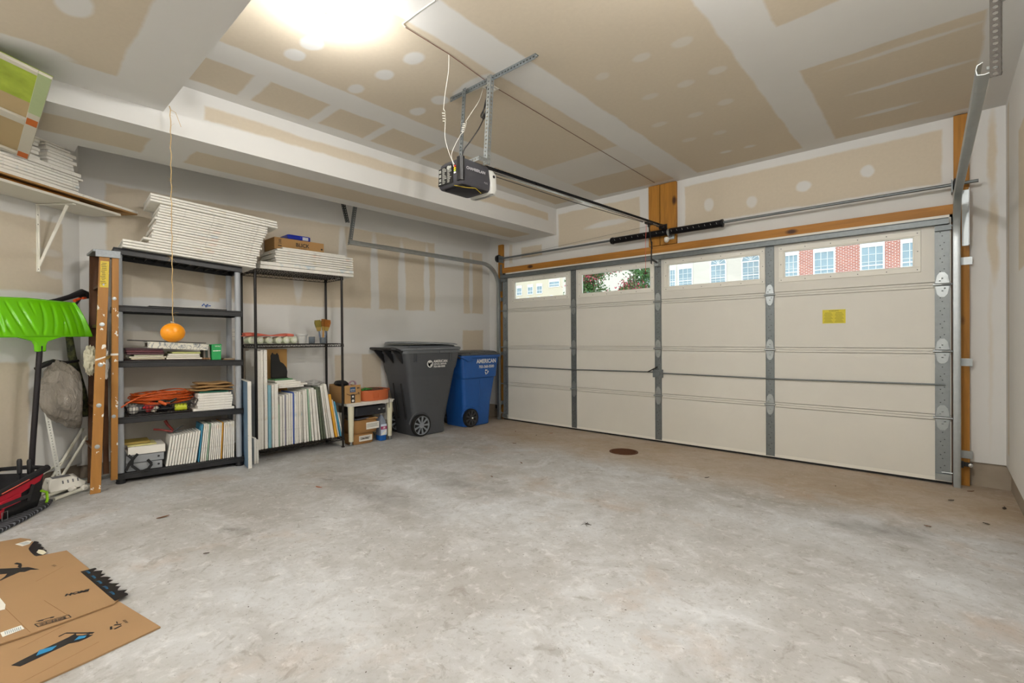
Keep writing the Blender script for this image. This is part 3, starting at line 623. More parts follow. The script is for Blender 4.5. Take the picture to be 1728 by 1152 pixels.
for i, c in enumerate(seqA):
    w_ = .0195; cnt[c] = cnt.get(c, 0) + 1; q = '%s%s-edged canvas of the lower leaning group beside the binder' % (('first ' if cnt[c] == 1 else ORD[cnt[c] - 1] + ' ') if seqA.count(c) > 1 else '', c)
    leaner(u, 0, w_ - .0045, .245 + .004 * i * .5, .02, .22, R(8), cols[c], q, G2); u += w_
u = .544; cnt = {}
for i, c in enumerate(seqB):
    w_ = .0138; cnt[c] = cnt.get(c, 0) + 1; q = '%s%s-edged canvas of the taller group, counted towards the grey post' % (('first ' if cnt[c] == 1 else ORD[cnt[c] - 1] + ' ') if seqB.count(c) > 1 else '', c)
    leaner(u, 0, w_ - .0028 - slim.get(c, 0), .315 + .006 * (i % 3) * .5, .02, .25, R(6 - i * .3), cols[c], q, G2); u += w_ + .32 * (math.tan(R(6 - i * .3)) - math.tan(R(6 - i * .3 - .3)))
def flatbox(name, u0, u1, v0, v1, i_sh, dz, th_, mat, lab, cat, grp=None, bev=.003):
    m = MB(); slab(m, u0, u1, v0, v1, SH[i_sh][0] + dz, SH[i_sh][1] + dz, th_ - .0008); return single(name, m, mat, lab, cat, grp, bev=bev)
bg = pm('grey_case', '#8E9296', .5, 0, .06, 10)
for k, (dz, nm) in enumerate(((.002, 'lower'), (.066, 'upper'))):
    t = thing('archive_case', '%s of the two grey flat cases beside the leaning small canvases' % nm, 'case', U(.17, .12, shz(0, .17) + dz), UA, 'grey flat cases on the resin shelving')
    m = MB(); slab(m, .062, .295 + .012 * k, .015, .27, SH[0][0] + dz, SH[0][1] + dz, .06); part('case_body', m, bg, t, bev=.004)
    m = MB(); z = shz(0, .27) + dz + .033; m.cyl(U(.27, .016, z), U(.27, .012, z), .008, 12); part('button', m, M['black'], t)
t = thing('binder', 'white ring binder lying on the grey flat cases of the resin shelving', 'binder', U(.19, .12, shz(0, .19) + .13), UA)
m = MB(); slab(m, .075, .315, .01, .014, SH[0][0] + .131, SH[0][1] + .131, .062); slab(m, .075, .315, .014, .27, SH[0][0] + .131, SH[0][1] + .131, .004); slab(m, .075, .315, .014, .27, SH[0][0] + .189, SH[0][1] + .189, .004); part('cover', m, M['white'], t, bev=.0015)
m = MB(); slab(m, .085, .305, .05, .26, SH[0][0] + .137, SH[0][1] + .137, .035); part('paper_sheets', m, pm('old_paper', '#8F7F72', .8, 0, .2), t)
for k in range(3): m = MB(); m.tube([U(.1 + .08 * k, .035 + .02 * math.cos(a), shz(0, .15) + .16 + .02 * math.sin(a)) for a in [2 * PI * j / 14 for j in range(14)]], .002, 6, True); part('ring', m, M['steel'], t)
flatbox('notebook', .075, .26, .03, .22, 0, .195, .011, pm('yellow_paper', '#CFC98C', .7, 0, .2), 'pale yellow notebook lying on the white ring binder', 'notebook')
flatbox('notebook', .055, .22, .05, .24, 0, .207, .02, pm('ochre_cover', '#8F7B3A', .6, 0, .3), 'ochre brown notebook lying on the pale yellow notebook', 'notebook')
m = MB(); w1 = [U(.075, -.012, .30), U(.10, -.016, .27), U(.095, -.018, .215), U(.15, -.022, .155), U(.20, -.018, .172), U(.222, -.014, .205), U(.195, -.012, .245)]
for a, b in zip(w1, w1[1:]): m.bar(a, b, .02, .003, up=VH)
w2 = [U(.06, -.006, .18), U(.085, -.01, .24), U(.12, -.012, .285), U(.135, -.008, .300)]
for a, b in zip(w2, w2[1:]): m.bar(a, b, .02, .003, up=VH)
single('webbing_strap', m, pm('black_webbing', '#161719', .8, 0, .2, 60), 'black webbing strap hanging in front of the grey flat cases', 'strap')
t = thing('garden_shears', 'red-handled shears lying on the smaller leaning canvases', 'shears', U(.35, .1, .41)); rd = pm('red_handle', '#8E2A24', .4)
m = MB(); m.tube([U(.255, .16, .456), U(.31, .15, .446), U(.36, .14, .43), U(.385, .135, .42)], [.009, .008, .008, .006], 8); m.tube([U(.335, .16, .52), U(.35, .15, .485), U(.375, .14, .45), U(.39, .135, .425)], [.012, .011, .009, .006], 8); part('handle', m, rd, t)
m = MB(); m.tube([U(.385, .135, .42), U(.42, .12, .45), U(.46, .12, .468)], [.007, .006, .002], 6); m.tube([U(.39, .135, .424), U(.425, .12, .422), U(.45, .12, .425)], [.007, .006, .002], 6); part('blade', m, M['steel_dark'], t)
# second shelf: cord, basket, balls, canvases, towel
t = thing('wire_basket', 'low black wire basket of balls and toys on the resin shelving', 'basket', U(.22, .15, shz(1, .2)), UA)
m = MB(); z0 = shz(1, .2) + .006
for zz, g in ((0, .012), (.035, .004), (.07, 0)):
    m.tube([U(.07 + g, .02 + g, z0 + zz), U(.50 - g, .02 + g, z0 + zz), U(.50 - g, .31 - g, z0 + zz), U(.07 + g, .31 - g, z0 + zz)], .003, 6, True)
for k in range(20): uu = .085 + .4 * k / 19; m.tube([U(uu, .021, z0 + .07), U(uu, .03, z0), U(uu, .30, z0), U(uu, .31, z0 + .07)], .0018, 5)
for k in range(10): vv = .04 + .25 * k / 9; m.tube([U(.071, vv, z0 + .07), U(.082, vv, z0), U(.488, vv, z0), U(.50, vv, z0 + .07)], .0018, 5)
part('wire_body', m, pm('black_wire', '#1B1715'), t)
m = MB(); m.sphere(U(.115, .07, z0 + .04), .036, 20); single('golf_ball', m, M['white'], 'white ball in the end of the wire basket', 'ball')
m = MB(); m.sphere(U(.165, .15, z0 + .04), .036, 20); single('play_ball', m, pm('grey_ball', '#9AA0A6', .5), 'grey ball behind the white ball in the wire basket', 'ball')
m = lump(U(.235, .09, z0 + .055), (.035, .05, .032), 5, .3); single('toy_glove', m, pm('red_fabric', '#B8232C', .7, 0, .3, 30), 'red fabric bundle beside the white ball in the wire basket', 'cloth')
for k, (du, dz, cc, nm) in enumerate(((.21, .03, '#A82026', 'dark red'), (.245, .025, '#D8D0C0', 'cream'), (.262, .045, '#C9C2B4', 'stone'), (.228, .06, '#D64038', 'bright red'))):
    m = lump(U(du, .045, z0 + dz), (.013, .017, .013), 8 + k, .4, 12); single('toy_flower', m, pm('bloom_%d' % k, cc, .6), '%s crumpled bead in the wire basket below the cord' % nm, 'toy')
m = MB(); m.cyl(U(.39, .05, z0 + .036), U(.47, .05, z0 + .034), .031, 20); m.cyl(U(.385, .05, z0 + .036), U(.39, .05, z0 + .036), .024, 16); single('paint_tube', m, pm('acid_yellow', '#B9C22B', .5, 0, .12), 'acid yellow roll in the wire basket near the canvases', 'roll')
m = lump(U(.32, .10, z0 + .04), (.04, .05, .03), 31, .25); single('dark_pouch', m, pm('navy_fabric', '#20242F', .8, 0, .3), 'dark navy pouch in the middle of the wire basket', 'pouch')
def cord():
    t = thing('extension_cord', 'coiled orange extension cord on the wire basket of the resin shelving', 'cord', U(.29, .17, z0 + .06)); om = pm('orange_cable', '#C4551C', .45, 0, .15, 20)
    m = MB(); P = []; rr = random.Random(5)
    N = 15 * 26
    for i in range(N):
        k = i / 26; a = 2 * PI * k; ru = .205 + rr.uniform(-.003, .003) - .02 * math.sin(k * 2.3); rv = .125 - .012 * math.sin(k * 1.7)
        tilt = .022 * math.sin(k * 1.9); zz = z0 + .085 + .0048 * k + tilt * math.sin(a + k) + .012 * math.sin(2 * a + k * .8)
        P.append(U(.315 + ru * math.cos(a) + .012 * math.sin(k * 3.1), .165 + rv * math.sin(a) + .01 * math.cos(k * 2.1), zz))
    m.tube(P, .0048, 7)
    m.tube([U(.49, .12, z0 + .16), U(.515, .1, z0 + .15), U(.50, .08, z0 + .175)], .005, 7)
    m.tube([U(.035, -.012, z0 + .075), U(.09, .0, z0 + .115), U(.17, .03, z0 + .15), U(.26, .08, z0 + .17)], .0055, 7)
    part('cable', m, om, t)
    m = MB(); m.tube([U(.275, .02, z0 + .10), U(.30, .008, z0 + .085), U(.325, 0, z0 + .068)], [.008, .013, .011], 10); part('plug', m, om, t)
    m = MB(); m.tube([U(.35, .01, z0 + .085), U(.375, .005, z0 + .1), U(.395, .01, z0 + .115)], [.011, .012, .006], 10); part('socket', m, M['black'], t)
cord()
m = MB(); m.tube([U(.47, .02, z0 + .03), U(.48, .005, z0 + .08), U(.515, .0, z0 + .115), U(.545, .01, z0 + .09), U(.53, .02, z0 + .05), U(.5, .03, z0 + .06)], .004, 7); single('power_lead', m, M['black'], 'black looped lead hanging on the basket end by the small canvases', 'cable')
for i in range(7):
    w_ = .0235; u0 = .545 + rn(-.006, .006) + (-.03 if i == 0 else 0); u1 = .808 + rn(-.008, .01) + (.015 if i == 0 else 0)
    j = 6 - i
    flatbox('stretched_canvas', u0, u1, .02, .28, 1, .001 + i * .0215, .0212, CV[0], 'white-edged small canvas, %s in the pile under the folded brown cloth' % ('topmost' if j == 0 else 'lowest' if i == 0 else ORD[j] + ' from the top'), 'canvas', 'small canvases under the brown cloth', bev=.002)
flatbox('placemat', .56, .78, .03, .27, 1, .1525, .012, pm('teal_fabric', '#1F5F4E', .8, 0, .5, 40), 'dark green folded fabric between small canvases and brown cloth', 'cloth', bev=.004)
def foldcloth():
    m = MB()
    for (dz, u0, u1, th_) in ((.166, .49, .82, .022), (.190, .535, .825, .026), (.217, .55, .81, .022)):
        rs = []; n = 14
        for j in range(13):
            f = j / 12; uu = u0 + (u1 - u0) * f; z = shz(1, uu) + dz + .004 * math.sin(f * 9 + dz * 90); e = math.sin(PI * min(max(f, .03), .97)) ** .25
            rs.append([U(uu, .155 + .125 * math.copysign(abs(math.cos(a)) ** .5, math.cos(a)), z + th_ / 2 + th_ / 2 * e * math.copysign(abs(math.sin(a)) ** .7, math.sin(a))) for a in [2 * PI * k / n for k in range(n)]])
        m.rings(rs)
    return m
single('folded_dropcloth', foldcloth(), pm('brown_canvas_cloth', '#A98658', .9, 0, .16, 14, .3), 'folded brown cloth on the small canvases of the resin shelving', 'cloth', smooth=60)
# third shelf: papers, binders, green book
flatbox('document_folder', .062, .62, .02, .33, 2, .001, .008, pm('dark_folder', '#3A2C2A', .7), 'wide dark folder lying lowest on the shelf under the orange ball', 'folder')
for i, (u0, u1, c) in enumerate(((.10, .32, '#C9BFA8'), (.09, .33, '#D9D2C0'), (.12, .31, '#B9B8A2'))):
    flatbox('paper_pad', u0, u1, .02, .3, 2, .010 + i * .013, .012, pm('pad_%d' % i, c, .8, 0, .08, 40), ['tan', 'cream', 'grey-green'][i] + ' paper pad in the pile under the maroon books', 'pad')
for i, c in enumerate(('#4A2630', '#5C2C34', '#3E2129')):
    flatbox('hardback_book', .075 - .005 * i, .315 - .004 * i, .015, .26, 2, .050 + i * .0175, .017, pm('maroon_%d' % i, c, .5, 0, .1), ['lowest', 'middle', 'topmost'][i] + ' of three maroon books on the shelf behind the orange ball', 'book', 'maroon books on the resin shelving')
for i, (u0, u1, c, nm) in enumerate(((.33, .58, '#E2DED2', 'white'), (.335, .565, '#CFCabc', 'stone'), (.345, .56, '#E6E2D8', 'bright white'), (.37, .57, '#B6BA78', 'olive-yellow'))):
    flatbox('paper_pad', u0, u1, .015, .28, 2, .010 + i * .0155, .015, pm('padb_%d' % i, c, .8, 0, .08, 40), nm + ' paper pad in the pile under the marbled white binder', 'pad')
t = thing('ring_binder', 'marbled white binder lying on the paper pads behind the orange ball', 'binder', U(.4, .1, shz(2, .4) + .105), UA)
m = MB(); slab(m, .205, .625, .01, .28, SH[2][0] + .112, SH[2][1] + .098, .004); slab(m, .205, .625, .006, .012, SH[2][0] + .112, SH[2][1] + .072, .05); slab(m, .205, .625, .01, .28, SH[2][0] + .158, SH[2][1] + .125, .004)
tt = NT('marbled_paper'); f = tt.noise(14, 4, .6, dist=2.0); part('cover', m, tt.out(tt.mix(tt.ramp(f, [(.44, 1.0), (.5, 0.0), (.56, 1.0)]), lin('#66707E'), lin('#D9D6C8')), .5), t, bev=.002)
m = MB(); slab(m, .215, .61, .02, .27, SH[2][0] + .117, SH[2][1] + .095, .032); part('paper_sheets', m, pm('old_paper', '#8F7F72'), t)
m = MB(); slab(m, .10, .62, .06, .31, SH[2][0] + .165, SH[2][1] + .134, .006); single('document_folder', m, pm('charcoal_folder', '#2B2A2C', .6), 'charcoal folder lying topmost over the marbled binder', 'folder', bev=.001)
t = thing('boxed_book', 'bright green upright book with white band near the grey post', 'book', U(.69, .05, shz(2, .69)), UA)
m = MB(); m.box(0, 0, 0, 0, 0, 0); m = MB(); z0_ = shz(2, .69) + .0025; pr = [U(.655, .02, z0_), U(.722, .015, z0_), U(.728, .015, z0_ + .137), U(.652, .02, z0_ + .135)]; m.prism(pr, VH * .10); part('cover', m, pm('bright_green', '#159A50', .5, 0, .05), t, bev=.0015)
m = MB(); m.bar(U(.662, .0165, z0_ + .078), U(.72, .0155, z0_ + .079), .001, .006); m.text('WAC', .02, U(.70, .0155, z0_ + .118), UH, (0, 0, 1)); m.sphere(U(.691, .0165, z0_ + .0785), .006, 8); part('white_print', m, M['white'], t)
for i, c in enumerate(('#77706A', '#3E4A44', '#9A9088')):
    u0 = .600 + i * .017; m = MB(); m.prism([U(u0, .06, z0_ + .001), U(u0 + .015, .06, z0_ + .001), U(u0 + .012, .06, z0_ + .12), U(u0 - .003, .06, z0_ + .12)], VH * .14)
    single('paperback', m, pm('pb_%d' % i, c, .6, 0, .1), ['grey-brown', 'dark green', 'beige'][i] + ' upright paperback beside the bright green book', 'book')
for i in range(4):
    m = MB(); c = U(.585 + i * .018, .03, z0_ + .012); m.tube([c, c + VH * .08], .0085, 10)
    single('wooden_dowel', m, pm('dowel', '#8E6B4A', .8, 0, .3, 40), 'short brown stick end, %s from the pads, before the upright books' % ('first' if i == 0 else ORD[i]), 'stick', 'short sticks lying on the resin shelving')
flatbox('envelope', .745, .832, .03, .28, 2, .001, .008, pm('tan_envelope', '#A98C6A', .8, 0, .2), 'tan envelope lying flat beside the bright green book', 'envelope')
flatbox('envelope', .755, .85, .03, .26, 2, .0095, .006, pm('grey_envelope', '#A79F92', .8, 0, .2), 'grey envelope lying on the tan envelope by the grey post', 'envelope')
# fourth shelf: a black tray and a blue-and-white cord
flatbox('tray', .22, .78, .05, .33, 3, .001, .010, pm('black_tray', '#111114', .25), 'thin black tray lying on the second shelf from the top', 'tray')
t = thing('knotted_cord', 'white cord with a blue knot lying on the thin black tray', 'cord', U(.6, .1, shz(3, .6) + .012))
zc = shz(3, .6) + .014
m = MB(); m.tube([U(.44, .13, zc + .002), U(.5, .12, zc + .006), U(.56, .11, zc + .012), U(.62, .1, zc + .022), U(.66, .1, zc + .018), U(.70, .1, zc + .004)], .003, 7); part('cord_line', m, M['white'], t)
m = MB(); m.tube([U(.60, .1, zc + .02), U(.612, .09, zc + .038), U(.625, .1, zc + .02), U(.64, .09, zc + .034), U(.63, .11, zc + .012), U(.65, .1, zc + .022), U(.665, .1, zc + .024)], .005, 7); part('blue_knot', m, pm('blue_cord', '#2F5CA8', .5), t)
# leaning canvas in front of the gap, and small ones behind it
t = thing('stretched_canvas', 'narrow blue-sided canvas standing on the floor between the two shelving units', 'canvas', (.2, -3.59, fz(-3.59)))
m = MB(); m.prism([(.285, -3.600, .066), (.280, -3.570, .066), (.280, -3.570, .828), (.285, -3.600, .828)], (-.385, .062, 0)); part('canvas_face', m, pm('blue_painted', '#6F8CA8', .6, 0, .25, 8), t, bev=.002)
m = MB(); m.prism([(.289, -3.600, .066), (.284, -3.568, .066), (.284, -3.568, .830), (.289, -3.600, .830)], (-.004, .0006, 0)); m.prism([(.2855, -3.6005, .828), (.2805, -3.5695, .828), (-.10, -3.5075, .828), (-.10, -3.538, .828)], (0, 0, .003)); part('white_edge', m, CV[0], t)
for i in range(2):
    standing(-3.504 + i * .022, fz(-3.54), .15, .02, .24 - .02 * i, .3, 0, CV[3 + i], ['cream', 'grey'][i] + '-edged short canvas standing on the floor beside the blue-sided canvas', None)
# ---------------------------------------------------------------- orange ball on twine
t = thing('hanging_ball', 'orange ball hanging on a frayed twine from the lowered ceiling corner', 'ball', (1.03, -4.31, 1.2))
bx, by = 1.045, -4.312
m = MB(); m.sphere((bx, by, 1.247), .068, 28, (1, 1, .93)); part('ball_body', m, pm('orange_rubber', '#E8940F', .35, 0, .12, 9, .1), t)
P = [Vector((bx + .004 * math.sin(k * 1.3), by + .003 * math.sin(k * 2.1), 1.30 + (2.748 - 1.30) * k / 40)) for k in range(41)]; P[-1].x -= .04; m = MB(); m.tube(P, .0028, 6)
rr = random.Random(2)
for k in range(46):
    i = rr.choice([12, 13, 20, 21, 22, 23, 24, 25, 26, 6]) if k < 30 else rr.randrange(1, 40); p = P[i]; a = Vector((rr.uniform(-1, 1), rr.uniform(-1, 1), rr.uniform(-.6, .6))) * .035
    m.tube([p, p + a * .6 + Vector((0, 0, .004)), p + a], .0005, 3)
m.tube([P[-2], P[-2] + Vector((.03, .02, -.02)), P[-2] + Vector((.05, .03, -.07)), P[-2] + Vector((.07, .04, -.12))], .0016, 5)
part('twine', m, pm('jute_twine', '#BCA070', .9, 0, .2, 60), t)
m = MB(); m.tube([(bx - .03, by, 1.312), (bx, by - .01, 1.318), (bx + .03, by, 1.312), (bx + .045, by, 1.31)], .002, 6); part('tie', m, M['white'], t)
# ---------------------------------------------------------------- white table with the things on and under it
t = thing('side_table', 'low white plastic table between the wire rack and the dark bin', 'table', (-.12, -2.26, fz(-2.26)))
TX0, TX1, TY0, TY1, TZ = -.325, .118, -2.545, -1.95, .505
m = MB(); rs = []
def rrect(x0, x1, y0, y1, r, z, n=5, fn=None):
    o = []
    for cx, cy, a0 in ((x1 - r, y0 + r, -90), (x1 - r, y1 - r, 0), (x0 + r, y1 - r, 90), (x0 + r, y0 + r, 180)):
        for k in range(n + 1): a = R(a0 + 90 * k / n); o.append((cx + r * math.cos(a), cy + r * math.sin(a), z))
    return o
m.rings([rrect(TX0 + i, TX1 - i, TY0 + i, TY1 - i, .05, z) for i, z in ((.02, TZ - .035), (.012, TZ - .033), (.008, TZ - .012), (0, TZ - .008), (0, TZ - .002), (.004, TZ))]); part('table_top', m, M['white'], t)
for x in (TX0 + .055, TX1 - .055):
    for y in (TY0 + .055, TY1 - .055):
        m = MB(); m.lathe([(.02, fz(y) - TZ + .045), (.024, fz(y) - TZ + .045), (.034, -.034)], (x, y, TZ), 20); L = part('leg', m, M['cream'], t)
        m = MB(); m.lathe([(.03, 0), (.03, .006), (.012, .012), (.012, .046)], (x, y, fz(y)), 14); part('levelling_foot', m, M['steel'], L)
t = thing('open_carton', 'open cardboard delivery box with arrow tape standing on the white table', 'box', (-.12, -2.47, TZ + .001))
bx0, bx1, by0, by1, bz0, bz1 = -.275, .065, -2.56, -2.372, TZ + .001, TZ + .195
m = MB(); th = .004
m.box(bx0, bx1, by0, by1, bz0, bz0 + th); m.box(bx1 - th, bx1, by0, by1, bz0 + th, bz1); m.box(bx0, bx0 + th, by0, by1, bz0 + th, bz1); m.box(bx0 + th, bx1 - th, by0, by0 + th, bz0 + th, bz1 - .012); m.box(bx0 + th, bx1 - th, by1 - th, by1, bz0 + th, bz1 - .01)
part('carton', m, M['card'], t)
m = MB(); X = bx1 + .0008
m.box(bx1, X, -2.49, -2.442, bz0 + .003, bz0 + .095)
T = part('parcel_tape', m, pm('tape_black', '#2B2C30', .35), t)
m = MB(); A = [(-2.54 + .15 * k / 16, bz0 + .105 - .022 * math.sin(PI * k / 16)) for k in range(17)]
for (a, b), (c, d) in zip(A, A[1:]): m.bar((X + .0005, a, b), (X + .0005, c, d), .004 + .001, .001, up=(1, 0, 0))
m.bar((X + .0005, -2.39, bz0 + .105), (X + .0005, -2.408, bz0 + .112), .005, .001, up=(1, 0, 0)); m.bar((X + .0005, -2.39, bz0 + .105), (X + .0005, -2.395, bz0 + .085), .005, .001, up=(1, 0, 0))
for k in range(2): m.box(bx1, X, -2.415 + k * .016, -2.405 + k * .016, bz0 + .15, bz0 + .168)
part('smile_arrow', m, pm('print_black', '#2A2420'), t)
m = MB(); m.box(bx1, X, -2.50, -2.435, bz0 + .118, bz0 + .172); L = part('blue_label', m, pm('prime_blue', '#1E4C78', .4), t)
m = MB(); m.text('prime', .022, (X + .0004, -2.467, bz0 + .148), (0, 1, 0), (0, 0, 1)); m.box(X, X + .0006, -2.49, -2.445, bz0 + .13, bz0 + .133); part('label_print', m, M['white'], L)
m = MB(); m.lathe([(.010, 0), (.014, .003), (.014, .010), (.004, .012)], (X, -2.466, bz0 + .025), 14, (1, 0, 0)); m.lathe([(.008, 0), (.011, .001), (.006, .0025)], (X, -2.466, bz0 + .07), 14, (1, 0, 0)); m.v = [(min(v[0], X + .0006), v[1], v[2]) for v in m.v]; part('tape_marks', m, M['white'], T)
m = lump((-.12, -2.5, bz1 + .012), (.13, .05, .035), 14, .12, 20, 3); single('camera_pouch', m, pm('black_nylon', '#15161B', .6, 0, .3, 30, .2), 'black soft pouch lying across the open carton near the rack', 'pouch')
m = MB()
for k in range(9): m.tube([(.0 + .008 * math.cos(3 * k), -2.42 + .012 * k / 9 + .038 * math.cos(a), bz1 + .002 + .035 * math.sin(a)) for a in [2 * PI * j / 16 for j in range(16)]], .0045, 6, True)
m.v = [(v[0] - .03 + .0, v[1], v[2]) for v in m.v]
single('rope_coil', m, pm('pink_rope', '#B79AA8', .8, 0, .35, 60), 'small coil of pink and white rope in the open carton', 'rope')
t = thing('planter_tray', 'terracotta-coloured oval planter tray standing on the white table by the bin', 'planter', (-.08, -2.17, TZ + .001))
m = MB(); z0 = TZ + .001; cx, cy = -.085, -2.158
def oval(rx, ry, z, n=36, e=.75): return [(cx + rx * math.copysign(abs(math.cos(a)) ** e, math.cos(a)), cy + ry * math.copysign(abs(math.sin(a)) ** e, math.sin(a)), z) for a in [2 * PI * k / n for k in range(n)]]
m.rings([oval(.16, .185, z0), oval(.168, .194, z0 + .012), oval(.178, .200, z0 + .10), oval(.184, .206, z0 + .10), oval(.185, .207, z0 + .118), oval(.176, .198, z0 + .118), oval(.17, .19, z0 + .03), oval(.1, .12, z0 + .028)]); TC = pm('terracotta_plastic', '#C2663A', .5, 0, .08, 10)
part('tray_body', m, TC, t)
m = MB(); X = cx + .178
for a in (-2.225, -2.165): m.box(X - .006, X + .001, a, a + .003, z0 + .035, z0 + .088)
m.box(X - .008, X + .0, -2.225, -2.162, z0 + .033, z0 + .036); m.box(X - .004, X + .001, -2.225, -2.162, z0 + .087, z0 + .09); part('raised_panel', m, TC, t)
m = lump((-.10, -2.12, z0 + .10), (.10, .12, .03), 22, .2); single('bark_mat', m, pm('brown_peat', '#6E4A38', .95, 0, .4, 40, .4), 'brown fibre clump lying inside the terracotta tray', 'peat')
t = thing('green_trowel', 'green and cream gardening tool lying in the terracotta tray near the carton', 'tool', (-.02, -2.3, z0 + .11))
m = MB(); m.tube([(.03, -2.335, z0 + .128), (.0, -2.28, z0 + .135), (-.02, -2.22, z0 + .13)], [.012, .016, .006], 8); m.tube([(.05, -2.30, z0 + .13), (.01, -2.26, z0 + .128), (-.01, -2.19, z0 + .128)], [.006, .008, .006], 8); part('green_blade', m, pm('leaf_green', '#3E8E3A', .5), t)
m = MB(); m.tube([(-.02, -2.345, z0 + .15), (-.04, -2.30, z0 + .145)], [.016, .012], 8); part('cream_end', m, M['cream'], t)
m = MB(); m.tube([(-.02, -2.10, z0 + .125), (.05, -2.06, z0 + .13), (.10, -2.045, z0 + .122), (.110, -2.045, z0 + .08), (.112, -2.048, z0 + .02), (.128, -2.05, z0 - .0), (.128, -2.05, z0 - .09)], .0032, 7); single('black_lead', m, M['black'], 'thin black lead hanging over the terracotta tray and table edge', 'cable')
t = thing('carry_case', 'flat dark case with latches hung under the white table top', 'case', (-.1, -2.2, .36))
m = MB(); m.rings([rrect(-.22, .075, -2.45, -2.045, .04, z) for z in (.352, .452)]); part('case_shell', m, pm('dark_case', '#1E2229', .35, 0, .2), t, bev=.008)
for y in (-2.15, -2.09): m = MB(); m.box(.075, .08, y - .012, y + .012, .40, .415); part('latch', m, M['steel'], t)
m = MB(); m.box(.075, .078, -2.30, -2.12, .392, .398); part('seam_strip', m, M['black'], t)
def parcel(y0, y1, x0, x1, z0, z1, lab, seed, lb):
    t = thing('padded_parcel', lab, 'parcel', ((x0 + x1) / 2, (y0 + y1) / 2, z0)); rr = random.Random(seed); m = MB(); rs = []; n = 32
    for j in range(9):
        f = j / 8; k = .9 + .1 * math.sin(PI * f) ** .5; rs.append([((x0 + x1) / 2 + (x1 - x0) / 2 * k * math.copysign(abs(math.cos(a)) ** .45, math.cos(a)) + rr.uniform(-.0025, .0025), (y0 + y1) / 2 + (y1 - y0) / 2 * k * math.copysign(abs(math.sin(a)) ** .45, math.sin(a)) + rr.uniform(-.0025, .0025), z0 + (z1 - z0) * f + (rr.uniform(-.003, .003) if 0 < j < 8 else 0)) for a in [2 * PI * k / n for k in range(n)]])
    m.rings(rs); part('parcel_body', m, M['card2'], t)
    a, b, c, d = lb; m = MB(); m.box(x1 + .001, x1 + .0035, a, b, c, d); L = part('shipping_label', m, M['white'], t)
    m = MB(); [m.box(x1 + .0034, x1 + .0042, a + .006, b - .008 - rr.uniform(0, .03), c + (d - c) * f, c + (d - c) * f + .003) for f in (.3, .45, .6, .75)]
    if seed == 2: m.text('Dick Blick', .022, (x1 + .0042, (a + b) / 2 - .01, (c + d) / 2), (0, 1, 0), (0, 0, 1), bold=.001)
    part('label_print', m, pm('print_black', '#2A2420'), L); return t
fl_ = fz(-2.3)
parcel(-2.49, -2.19, -.22, .07, fl_ + .001, fl_ + .115, 'crushed brown parcel lying on the floor under the white table', 2, (-2.40, -2.24, .075, .135))
t = parcel(-2.475, -2.145, -.24, .085, fl_ + .118, fl_ + .262, 'larger brown parcel lying on the crushed parcel below the table', 3, (-2.32, -2.16, .20, .275))
m = MB(); m.obox((-.03, -2.36, fl_ + .273), (.09, .02, .006), (-.02, .08, .002), (0, 0, .005)); single('envelope_bundle', m, pm('grey_mailer', '#5B5C63', .5, 0, .5, 40), 'dark grey printed envelopes lying on the larger brown parcel', 'envelope')
m = MB(); m.obox((-.02, -2.22, fl_ + .272), (.10, -.02, .0), (.02, .06, 0), (0, 0, .004)); single('brown_wrapper', m, M['card'], 'brown paper wrapper lying on the larger parcel near the bottle', 'paper')
t = thing('washer_fluid_bottle', 'plastic bottle of blue washer fluid standing under the white table', 'bottle', (.03, -2.103, fz(-2.098)))
b0 = fz(-2.098); t2 = NT('clear_bottle'); t2.bsdf.inputs['Transmission Weight'].default_value = .6; CB = t2.out(lin('#B9C6DC'), .15, 0)
m = MB(); m.rings([[(.02 + (x - .02) * k, -2.090 + (y + 2.09) * k, b0 + z) for x, y, _ in rrect(-.035, .075, -2.133, -2.047, .03, 0)] for k, z in ((.92, .001), (1, .01), (1, .19), (.9, .225), (.5, .265), (.3, .285), (.28, .30))]); part('bottle_body', m, CB, t)
m = MB(); m.rings([[(.02 + (x - .02) * k, -2.090 + (y + 2.09) * k, b0 + z) for x, y, _ in rrect(-.036, .076, -2.134, -2.046, .03, 0)] for k, z in ((.95, .002), (1.004, .012), (1.004, .062))]); part('blue_fluid', m, pm('fluid_blue', '#1F5FB0', .2), t)
m = MB(); m.lathe([(.016, 0), (.019, .002), (.019, .026), (.012, .03)], (.02, -2.090, b0 + .295), 16); part('cap', m, M['white'], t)
m = MB(); m.box(.0765, .0775, -2.128, -2.052, b0 + .065, b0 + .19); L = part('bottle_label', m, pm('label_pale', '#C9D4E6', .4, 0, .1), t)
m = MB(); m.box(.0774, .0782, -2.128, -2.052, b0 + .13, b0 + .165); part('magenta_band', m, pm('magenta', '#A03068', .4), L)
m = MB(); m.prism([(.0774, -2.128, b0 + .07), (.0774, -2.083, b0 + .07), (.0774, -2.052, b0 + .115), (.0774, -2.052, b0 + .125), (.0774, -2.098, b0 + .10)], (.0006, 0, 0)); m.text('-20', .026, (.0784, -2.090, b0 + .148), (0, 1, 0), (0, 0, 1), bold=.001); part('label_print', m, M['white'], L)
for i in range(3):
    standing(-2.567 - .0 + i * .0, 0, 0, 0, 0, 0, 0, None, '', None) if False else None
for i, (y, h, c, nm) in enumerate(((-2.555, .36, 'cream', 'beige'), (-2.69 + .09, .0, '', ''),)):
    if h: m = MB(); m.prism([(.03, y - .002, fz(y)), (.03, y + .008, fz(y)), (.03, y - .010, fz(y) + h), (.03, y - .020, fz(y) + h)], (-.28, 0, 0)); single('thin_board', m, cols[c], 'thin beige board leaning between wire rack post and white table', 'board')
